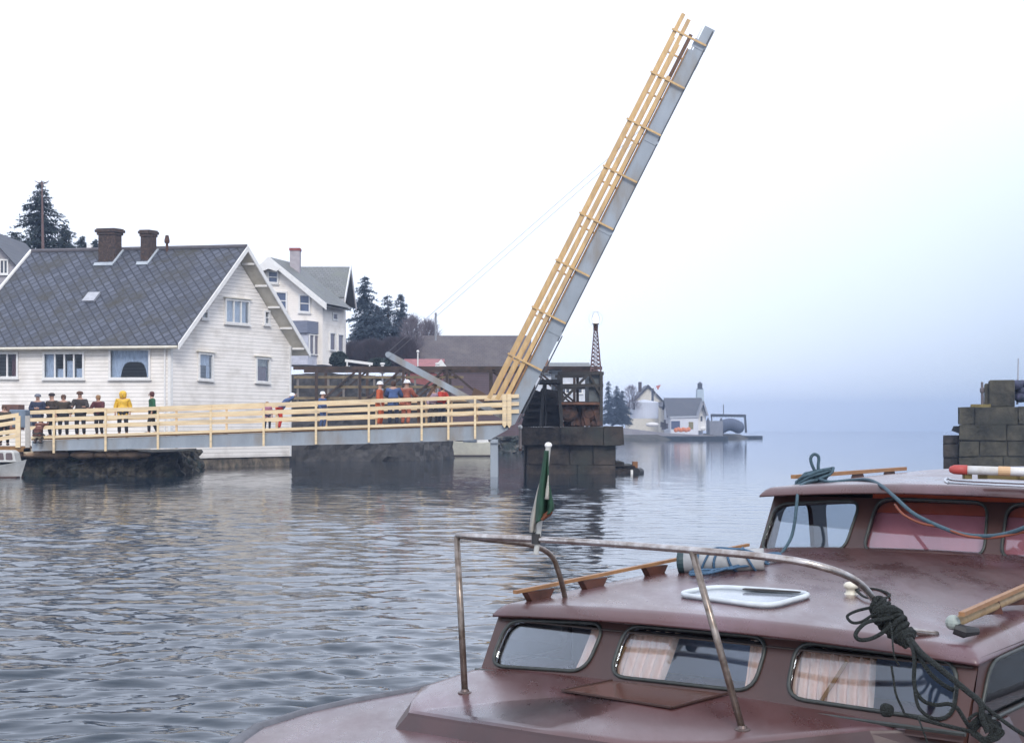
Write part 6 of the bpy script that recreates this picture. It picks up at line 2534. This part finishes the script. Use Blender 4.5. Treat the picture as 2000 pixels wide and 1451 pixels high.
wall_panel([B(2.53, -2.9, 1.40), B(2.53, -5.5, 1.40), B(2.53, -5.5, 2.40), B(2.53, -3.12, ht_)],
           [[B(2.53, -3.25, 2.30), B(2.53, -4.3, 2.305), B(2.53, -4.3, 1.95), B(2.53, -3.05, 1.95)]], -n3, 'wheelhouse_side', GELW)
MB().prism([B(.02, -2.95, 1.4), B(2.5, -2.95, 1.4), B(2.5, -5.5, 1.4), B(.02, -5.5, 1.4)], (0, 0, .01)).build('cockpit_sole', INT, BOAT)
PINK = mat('pink_red_blind', (.66, .22, .22), .8, (.54, .17, .17), 2)
b = MB()
q = [onpl(x, y, ph - n4 * .05, n4) for x, y in ((1706, 965), (2200, 985), (2215, 1125), (1688, 1100))]
wavy(q[0], q[1], q[2], q[3], n4, 0, 5, .006).build('blind', PINK, BOAT)
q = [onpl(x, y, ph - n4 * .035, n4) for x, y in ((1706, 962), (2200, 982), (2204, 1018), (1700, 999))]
MB().prism(q, -n4 * .004).build('top_band', mat('dark_red_shaded_band', (.62, .10, .04), .8), BOAT)  # band added over the blind's top, its darker red painting the shade
MB().prism([B(.02, -3.16, 2.322), B(2.5, -3.16, 2.322), B(2.5, -5.5, 2.37), B(.02, -5.5, 2.37)], (0, 0, -.006)).build('headlining', mat('dark_headlining', (.05, .035, .03), .8), BOAT)
MB().prism([B(.02, -2.98, 1.4), B(2.5, -2.98, 1.4), B(2.5, -2.98, 1.95), B(.02, -2.98, 1.95)], -bF * .015).build('dashboard', INT, BOAT)


def roof_z(u, f):
    s = (u - 0) / 2.53
    return 1.895 + .034 * (-f) + .045 * (1 - (2 * s - 1) ** 2)


def wroof_z(u, f):
    s = (u + .02) / 2.55
    return 2.40 + .02 * (-2.94 - f) + .055 * (1 - (2 * s - 1) ** 2)


def onroof(px, py, dz=.008):
    zt = 1.95
    for _ in range(12):
        u, f, _z = to_uf(Rz(px, py, zt))
        zt = zt * .5 + .5 * (roof_z(max(0, min(2.5, u)), max(-3.2, min(0, f))) + dz)
    return Rz(px, py, zt)


# wooden handrail on the cabin roof, far edge
hr = MB()
hu = .13
path = [B(hu, f, roof_z(hu, f) + .062) for f in (-.02, -.5, -1.0, -1.6, -2.2, -2.5)]
for p, q in zip(path, path[1:]):
    hr.beam(p, q, .02, .014)
hrail = hr.build('handrail', TEAKL, BOAT)
for f in (-.22, -.72, -1.36, -2.05):
    b = MB()
    z = roof_z(hu, f)
    b.prism([B(hu - .02, f + .07, z - .01), B(hu - .02, f + .12, z + .048), B(hu - .02, f - .12, z + .048), B(hu - .02, f - .07, z - .01)], (B(hu + .02, 0, 0) - B(hu - .02, 0, 0)))
    b.build('rail_block', TEAK, hrail)
# handrail on the wheelhouse roof
def onz(px, py, z):
    return Rz(px, py, z)


pa, pb_ = R(1549, 931, 10.2), R(1767, 915, 11.6)
hrail2 = MB().beam(pa, pb_, .03, .022).build('handrail', TEAKL, BOAT)
for t in (.19, .53, .83):
    p = pa.lerp(pb_, t)
    d = (pb_ - pa).normalized() * .075
    b = MB().prism([p - d * 1.25 + V((0, 0, -.075)), p - d * .6 + V((0, 0, -.005)), p + d * .6 + V((0, 0, -.005)), p + d * 1.25 + V((0, 0, -.075))], V((.03, .03, 0)))
    b.build('rail_block', TEAK, hrail2)
# front lip wear of the trunk: varnished wedge hatch
hz_ = lambda px, py: hit(TTOP, px, py) + V((0, 0, .004))
w_ = [hz_(1097, 1352), hz_(1196, 1332), hz_(1420, 1358), hz_(1312, 1386)]
MB().prism(w_, (0, 0, .003)).build('deck_hatch', mat('glossy_brown_hatch', (.15, .075, .06), .15, (.12, .06, .05), 3, coat=.8), BOAT, bevel=.004)

DH = [o for o in BOAT.children if o.name.startswith('deck_hatch')][0]
b = MB()
for p, q in ((0, 3), (3, 2), (0, 1)):
    b.beam(w_[p] + V((0, 0, .005)), w_[q] + V((0, 0, .005)), .008, .006)
b.build('hatch_trim', mat('dark_trim', (.05, .022, .016), .5), DH)
q = [B(2.47, -.2, 1.84), B(2.47, -1.1, 1.86), B(2.47, -1.1, 1.55), B(2.47, -.05, 1.55)]
wavy(q[0], q[1], q[2], q[3], bU, 0, 6, .012).build('curtain', mat('tan_side_curtain', (.45, .30, .18), .85), BOAT)

# rail over the fore cabin
p1b, p2b = hit(TTOP, 908, 1352), hit(TTOP, 1450, 1424)
p1t, p2t = R(892, 1047, 6.90), R(1352, 1076, 6.05)
T_ = .0125
rail_top = smoothpath([R(892, 1046, 6.90), R(1120, 1057, 6.5), R(1352, 1074, 6.05), R(1520, 1090, 5.85), R(1610, 1108, 5.8), R(1672, 1134, 5.85), R(1712, 1176, 5.95), R(1745, 1222, 6.05), B(2.28, -.20, roof_z(2.28, -.2))], 6)
RL = MB().tube(rail_top, T_, 10).build('guard_rail', mat('sky_lit_worn_tube', (.55, .52, .5), .25, (.25, .2, .17), 16, 6, metal=.85), BOAT, smooth=True)  # tube coloured paler than its posts to paint the sky's reflection
b = MB().tube(smoothpath([R(892, 1046, 6.90), R(960, 1054, 7.05), R(1035, 1064, 7.25), R(1075, 1083, 7.38), R(1092, 1120, 7.42), Rz(1104, 1168, 1.915)], 6), T_ * .9, 10)
b.build('rail_return', RAILM, RL, smooth=True)
for a_, c_ in ((p1b, p1t), (p2b, p2t)):
    MB().tube([a_, c_], T_, 10).build('post', RAILM, RL, smooth=True)
    MB().lathe([(.027, -.002), (.027, .002), (.017, .005), (.014, .014)], a_, 14).build('post_foot', mat('dull_foot', (.16, .12, .11), .45, metal=.6), RL)

# white framed hatch on the cabin roof
hp = [(1318, 1160), (1396, 1145), (1592, 1159), (1502, 1184)]
hc_ = []
for px, py in hp:
    zt = 1.96
    for _ in range(4):
        p = Rz(px, py, zt)
        u, f, _z = to_uf(p)
        zt = roof_z(u, f) + .018
    hc_.append(Rz(px, py, zt))
HT = MB().tube(rounded(hc_, .10, 6), .011, 8, closed=True).build('roof_hatch', mat('white_hatch_frame', (.58, .62, .64), .35, (.46, .5, .52), 8), BOAT, smooth=True)
MB().prism([p + V((0, 0, -.006)) for p in rounded(hc_, .10, 6)], (0, 0, -.012)).build('hatch_lid', mat('smoked_hatch_lid', (.30, .33, .38), .12, (.26, .29, .34), 2, coat=.5), HT)
MB().beam(hc_[0].lerp(hc_[1], .8).lerp(hc_[2], .35) + V((0, 0, .004)), hc_[1].lerp(hc_[2], .92) + V((0, 0, .004)), .03, .006).build('hatch_gap', INT, HT)
# white fairlead knob
kp = Rz(1662, 1162, 1.965)
b = MB().lathe([(.03, -.02), (.034, 0), (.022, .01), (.018, .025), (.028, .03), (.03, .042), (.02, .052), (.004, .055)], kp, 16)
b.build('vent_knob', mat('ivory_plastic', (.75, .70, .58), .4), BOAT, smooth=True)
b = MB()
ln_ = smoothpath([kp + V((.02, 0, .015)), Rz(1690, 1170, 1.97), Rz(1725, 1172, 1.97), Rz(1738, 1165, 1.97), Rz(1715, 1155, 1.97), Rz(1680, 1152, 1.975), Rz(1672, 1158, 1.97)], 6)
b.tube([p + V((0, 0, .008)) for p in ln_], .005, 6)
b.build('cord_loop', ROPEG, label='thin dark cord looped round the ivory knob on the cabin roof', cat='cord', smooth=True)

# tube shaped roll lashed with blue line on the cabin roof's far edge
ca, cb_ = onroof(1330, 1097, .062), onroof(1492, 1092, .062)
ROLL = MB().tube([ca, ca.lerp(cb_, .02), cb_], [.048, .052, .052], 18).build('fender_roll', mat('dull_white_canvas', (.42, .42, .42), .7, (.25, .26, .27), 6), label='dull white rolled fender lashed with blue line along the far edge of the cabin roof', cat='fender', smooth=True)
d_ = (cb_ - ca).normalized()
MB().lathe([(.036, -.004), (.040, 0), (.052, .0), (.054, .012), (.052, .03)], ca - d_ * .012, 18, axis=d_).build('end_ring', mat('dark_teal_cap', (.02, .05, .06), .6), ROLL)
MB().lathe([(.001, -.008), (.034, -.008), (.034, .0)], ca - d_ * .006, 18, axis=d_).build('end_hole', INT, ROLL)
b = MB()
rg = random.Random(5)
for k in range(5):
    c = ca.lerp(cb_, .15 + k * .17)
    a = d_.orthogonal().normalized()
    bb = d_.cross(a)
    ring = [c + a * math.cos(t) * .056 + bb * math.sin(t) * .056 + d_ * .03 * math.sin(t + k) for t in [2 * math.pi * i / 18 for i in range(18)]]
    b.tube(ring, .006, 6, closed=True)
for k in range(7):
    pts_ = []
    for i in range(7):
        t = i / 6
        px = 1350 + 150 * t + rg.uniform(-5, 5)
        py = 1116 - 24 * t + rg.uniform(-4, 3) + k * .6
        pts_.append(onroof(px, py + 2, .012 + .004 * k))
    b.tube(smoothpath(pts_, 5), .006, 6)
for k in range(3):
    pts_ = [onroof(1385 + k * 8, 1078, .10), onroof(1400 + k * 9, 1070 + k * 2, .13), onroof(1430 + k * 8, 1072, .13), onroof(1455 + k * 7, 1078, .11), onroof(1480, 1082, .10)]
    b.tube(smoothpath(pts_, 5), .006, 6)
for k in range(4):
    pts_ = [onroof(1484, 1090, .02), onroof(1495 + 2 * k, 1082 + k, .04), onroof(1520, 1080 + 2 * k, .04), onroof(1525, 1089, .02), onroof(1503, 1094, .02), onroof(1486, 1091, .02)]
    b.tube(smoothpath(pts_, 5, closed=True), .006, 6, closed=True)
b.build('lashing_rope', ROPEB, label='blue lashing rope wound round the rolled fender and heaped beside it', cat='rope', smooth=True)

# rope on the wheelhouse roof: knot with a standing loop, and lines across the glass
b = MB()
kc = R(1591, 932, 10.1)
for k in range(9):
    a = rg.uniform(0, 3.14)
    rad = rg.uniform(.05, .085)
    ring = [kc + V((math.cos(t) * rad * 1.25, math.sin(t) * rad * .7, math.sin(t + a) * rad * .55 + rg.uniform(-.01, .01))) for t in [2 * math.pi * i / 16 for i in range(16)]]
    b.tube(ring, .009, 6, closed=True)
b.tube(smoothpath([R(1594, 925, 10.1), R(1585, 905, 10.1), R(1584, 893, 10.1), R(1591, 887, 10.1), R(1599, 893, 10.1), R(1598, 912, 10.1), R(1601, 925, 10.1)], 6), .009, 8)
b.tube(smoothpath([R(1590, 938, 10.0), R(1572, 943, 9.8), R(1560, 955, 9.6), R(1556, 985, 9.45), R(1552, 1020, 9.42), R(1545, 1050, 9.4), R(1530, 1075, 9.3), R(1522, 1082, 9.2)], 6), .0085, 8)
b.tube(smoothpath([R(1600, 935, 10.0), R(1620, 941, 9.9), R(1660, 938, 9.9), R(1695, 937, 9.6), R(1722, 949, 9.1), R(1745, 968, 8.65), R(1785, 1003, 8.4), R(1838, 1029, 8.2), R(1880, 1043, 8.05), R(1925, 1047, 7.9), R(1965, 1042, 7.8), R(2010, 1026, 7.7), R(2060, 1000, 7.7)], 6), .0095, 8)
b.build('mooring_rope', mat('teal_rope', (.06, .11, .14), .8, (.03, .06, .08), 90), label='teal rope knotted on the wheelhouse handrail, one line drooping across the windscreen', cat='rope', smooth=True)
b = MB()
b.tube(smoothpath([R(1748, 985, 8.6), R(1765, 1005, 8.45), R(1800, 1022, 8.3), R(1840, 1030, 8.2), R(1885, 1046, 8.0), R(1925, 1050, 7.9), R(1960, 1047, 7.8), R(2020, 1034, 7.7)], 6), .006, 8)
b.build('hanging_line', mat('rust_red_line', (.22, .06, .03), .8), label='rust red line hanging under the teal rope across the wheelhouse windscreen', cat='rope', smooth=True)
# white pole with a red tip lying on the wheelhouse roof, low grab bars
pa, pb_ = R(1868, 917, 8.6), R(2080, 924, 8.4)
dd = (pb_ - pa).normalized()
WP = MB().tube([pa, pb_], .021, 14).build('boat_pole', mat('worn_white_pole', (.62, .62, .62), .5, (.5, .47, .42), 12), label='worn white pole with a blunt red tip lying on the wheelhouse roof', cat='pole', smooth=True)
MB().lathe([(.004, -.035), (.014, -.03), (.022, -.012), (.0235, .01), (.0235, .05)], pa, 14, axis=dd).build('red_tip', mat('red_tip_paint', (.42, .06, .05), .5), WP, smooth=True)
MB().lathe([(.0225, 0), (.0232, .005), (.0232, .05), (.0225, .055)], pa + dd * .19, 14, axis=dd).build('tan_band', mat('tan_band', (.62, .4, .22), .6), WP)
b = MB()
for px in (1882, 1912, 1990):
    b.beam(R(px, 929, 8.6), R(px + 14, 929, 8.6), .04, .03)
b.beam(R(1915, 930, 8.75), R(2080, 936, 8.5), .03, .022)
b.build('pole_cradle', mat('olive_wood_cradle', (.16, .12, .04), .7), BOAT)
b = MB()
b.tube(smoothpath([R(1852, 943, 8.4), R(1846, 939, 8.5), R(1852, 934, 8.6), R(1880, 938, 8.5), R(2080, 947, 8.1)], 5), .007, 8)
b.tube([R(1852, 943, 8.4), R(2080, 953, 8.0)], .005, 6)
b.build('grab_bar', mat('bright_steel_bar', (.6, .62, .65), .25, metal=.9), BOAT, smooth=True)
# boathook and rail lying on the near side of the cabin roof
pa, pb_ = Rz(1868, 1214, 1.99), Rz(2060, 1132, 2.03)
PL = MB().tube([pa, pb_], .018, 12).build('boat_hook', mat('ochre_painted_pole', (.40, .30, .17), .55, (.26, .17, .09), 14), label='ochre boat hook lying along the near side of the cabin roof', cat='boat hook', smooth=True)
MB().ball(pa + V((-.012, 0, -.002)), .026, 10).build('hook_end', mat('pale_green_metal', (.30, .34, .31), .5), PL)
MB().tube([pa + V((-.01, -.01, -.02)), pa + V((.02, -.02, -.03)), pa + V((.07, -.01, -.03))], [.02, .022, .012], 8).build('hook_socket', IRON, PL)
b = MB().beam(Rz(1878, 1199, 2.03), Rz(2060, 1119, 2.07), .02, .014)
nr = b.build('handrail', TEAKL, BOAT)
for px, py in ((1915, 1200), (1960, 1182), (1995, 1162)):
    p = Rz(px, py, 1.965)
    b = MB().prism([p + V((-.05, 0, 0)), p + V((-.02, 0, .035)), p + V((.05, .03, .05)), p + V((.07, .04, 0))], (.02, -.02, 0))
    b.build('rail_block', TEAK, nr)

# dark rope bundle at the end of the guard rail and its falls in front of the glass
b = MB()
bp = [R(1708, 1176, 5.93), R(1722, 1192, 5.9), R(1745, 1215, 5.9), R(1765, 1240, 5.85), R(1775, 1252, 5.8)]
rad0 = [.012, .026, .034, .036, .016]
b.tube(smoothpath(bp, 5), [.012 + .02 * math.sin(math.pi * min(1, i / 20 * 1.0)) + .003 * math.sin(i * 2.1) for i in range(21)], 10)
for k in range(13):
    t = .08 + .072 * k
    i_ = min(3, int(t * 4))
    c = bp[i_].lerp(bp[i_ + 1], t * 4 - i_)
    d_ = (bp[4] - bp[0]).normalized()
    a = d_.orthogonal().normalized()
    bb = d_.cross(a)
    rr = .02 + .018 * math.sin(math.pi * min(1, t * 1.05)) + rg.uniform(-.002, .004)
    ring = [c + a * math.cos(q) * rr + bb * math.sin(q) * rr + d_ * rg.uniform(.004, .012) * math.sin(q + k) for q in [2 * math.pi * i / 16 for i in range(16)]]
    b.tube(ring, .0085, 6, closed=True)


def rope(px_pts, r=.0075):
    b.tube(smoothpath([R(*q) for q in px_pts], 6), r * .78, 8)


rope([(1722, 1180, 5.9), (1700, 1186, 5.9), (1672, 1193, 5.9), (1655, 1203, 5.88), (1664, 1215, 5.86), (1682, 1214, 5.86), (1705, 1200, 5.88), (1720, 1192, 5.9)], .0065)
rope([(1745, 1205, 5.85), (1725, 1209, 5.85), (1695, 1214, 5.84), (1677, 1228, 5.8), (1671, 1241, 5.78), (1680, 1249, 5.78), (1700, 1247, 5.8), (1722, 1236, 5.83), (1742, 1218, 5.85)], .009)
rope([(1738, 1215, 5.75), (1742, 1235, 5.72), (1744, 1262, 5.68), (1748, 1285, 5.66), (1756, 1298, 5.66)], .0038)
rope([(1741, 1300, 5.66), (1745, 1325, 5.64), (1750, 1355, 5.6), (1760, 1378, 5.58), (1768, 1396, 5.56)], .005)
rope([(1772, 1248, 5.72), (1783, 1268, 5.66), (1786, 1295, 5.62), (1785, 1325, 5.6), (1789, 1350, 5.58), (1805, 1369, 5.56), (1828, 1376, 5.54), (1852, 1374, 5.52), (1868, 1381, 5.5), (1880, 1398, 5.48), (1893, 1418, 5.46), (1915, 1440, 5.42)], .0085)
rope([(1786, 1330, 5.58), (1790, 1368, 5.55), (1800, 1388, 5.53), (1822, 1402, 5.5), (1848, 1400, 5.5), (1862, 1384, 5.5), (1868, 1355, 5.52), (1870, 1335, 5.55)], .0075)
rope([(1778, 1248, 5.72), (1800, 1275, 5.62), (1830, 1300, 5.55), (1860, 1325, 5.5), (1890, 1350, 5.45), (1915, 1372, 5.4), (1918, 1400, 5.38), (1930, 1430, 5.36)], .012)
rope([(1780, 1252, 5.70), (1800, 1290, 5.62), (1820, 1318, 5.58), (1845, 1338, 5.55), (1862, 1347, 5.52)], .009)
rope([(1915, 1372, 5.4), (1950, 1400, 5.36), (1985, 1425, 5.32), (2020, 1445, 5.3)], .008)
rope([(1792, 1398, 5.46), (1800, 1418, 5.42), (1808, 1440, 5.40), (1815, 1460, 5.38)], .0038)
rope([(1768, 1395, 5.5), (1830, 1412, 5.46), (1880, 1424, 5.42), (1910, 1432, 5.4)], .008)
for k in range(10):
    a0, a1 = rg.uniform(-14, 14), rg.uniform(-12, 12)
    rope([(1905 + a0, 1415 + a1, 5.4), (1920 + a1, 1400 + a0 * .5, 5.4), (1938 + a0, 1412, 5.38), (1948 + a1, 1432 + a0 * .6, 5.36), (1925, 1445 + a1 * .4, 5.36), (1903 + a0 * .5, 1432, 5.38)], .007)
for k in range(6):
    b.ball(R(1728 + k * 2.5 + rg.uniform(-5, 5), 1386 + rg.uniform(-4, 4), 5.62), .017, 7)
b.build('rope_bundle', ROPEG, label='dark green rope bundle knotted on the guard rail end, hanging over the near window', cat='rope', smooth=True)

# flag on its staff at the guard rail
fb, ft = R(1047, 1066, 6.62), R(1071, 872, 6.62)
FG = thing('flag', 'furled green and white flag on a staff clamped to the guard rail', 'flag', fb)
MB().tube([fb - V((0, 0, .03)), ft], .010, 10).build('staff', mat('grey_white_staff', (.45, .45, .42), .5), FG)
MB().lathe([(.006, -.009), (.0125, -.005), (.014, .003), (.009, .010), (.002, .012)], ft + V((0, 0, .004)), 14).build('knob', WHITE, FG, smooth=True)
MB().tube([R(1047, 1042, 6.62), R(1047, 1062, 6.62)], .017, 10).build('clamp', IRON, FG)


def cloth(nm, edge_l, edge_r, m, amp, waves, Yr):
    b = MB()
    L_, R__ = smoothpath([V((x, y, 0)) for x, y in edge_l], 6), smoothpath([V((x, y, 0)) for x, y in edge_r], 6)
    rows_ = 22
    cols = 20
    for i in range(rows_ + 1):
        t = i / rows_
        l_ = L_[min(len(L_) - 1, int(t * (len(L_) - 1)))]
        r_ = R__[min(len(R__) - 1, int(t * (len(R__) - 1)))]
        for j in range(cols + 1):
            s = j / cols
            px, py = l_.x + (r_.x - l_.x) * s, l_.y + (r_.y - l_.y) * s
            b.v.append(tuple(R(px, py, Yr + amp * math.sin(s * waves * 6.28 + t * 3) * (.3 + t))))
    for i in range(rows_):
        for j in range(cols):
            a = i * (cols + 1) + j
            b.f.append((a, a + 1, a + cols + 2, a + cols + 1))
    o = b.build(nm, m, FG, smooth=True)
    sm = o.modifiers.new('thick', 'SOLIDIFY')
    sm.thickness = .004
    return o


cloth('cloth', [(1063, 880), (1056, 925), (1050, 970), (1048, 1005), (1048, 1022)], [(1072, 880), (1072, 925), (1076, 965), (1081, 990), (1076, 1000)], mat('dark_green_cloth', (.012, .055, .03), .8, (.008, .035, .02), 20), .03, 1.6, 6.58)
cloth('white_fold', [(1064, 915), (1051, 955), (1043, 988), (1037, 1020), (1036, 1040)], [(1066, 915), (1055, 955), (1051, 988), (1048, 1020), (1045, 1040)], mat('off_white_cloth', (.34, .33, .29), .8, (.24, .22, .19), 20), .025, 1.1, 6.64)
cloth('white_stripe', [(1070, 930), (1068, 950), (1066, 975)], [(1072, 930), (1072, 950), (1070, 975)], mat('off_white_cloth', (.50, .50, .47), .8), .01, .5, 6.535)
cloth('red_corner', [(1057, 1004), (1056, 1010), (1055, 1016)], [(1079, 998), (1075, 1004), (1062, 1014)], mat('dark_red_cloth', (.15, .045, .02), .8), .012, .8, 6.56)

# ------------------------------------------------------------ mist
hb_ = MB().box(-700, 700, -40, 1660, -2.4, 32)
hm = bpy.data.materials.new('haze')
hm.use_nodes = True
t = hm.node_tree
t.nodes.remove(t.nodes['Principled BSDF'])
pv = t.nodes.new('ShaderNodeVolumePrincipled')
pv.inputs['Density'].default_value = HAZE = 0.00072
pv.inputs['Color'].default_value = (0.44, 0.57, 0.82, 1)
pv.inputs['Anisotropy'].default_value = 0.1
t.links.new(pv.outputs[0], t.nodes['Material Output'].inputs['Volume'])
hz_o = hb_.build('haze', hm, kind='stuff')
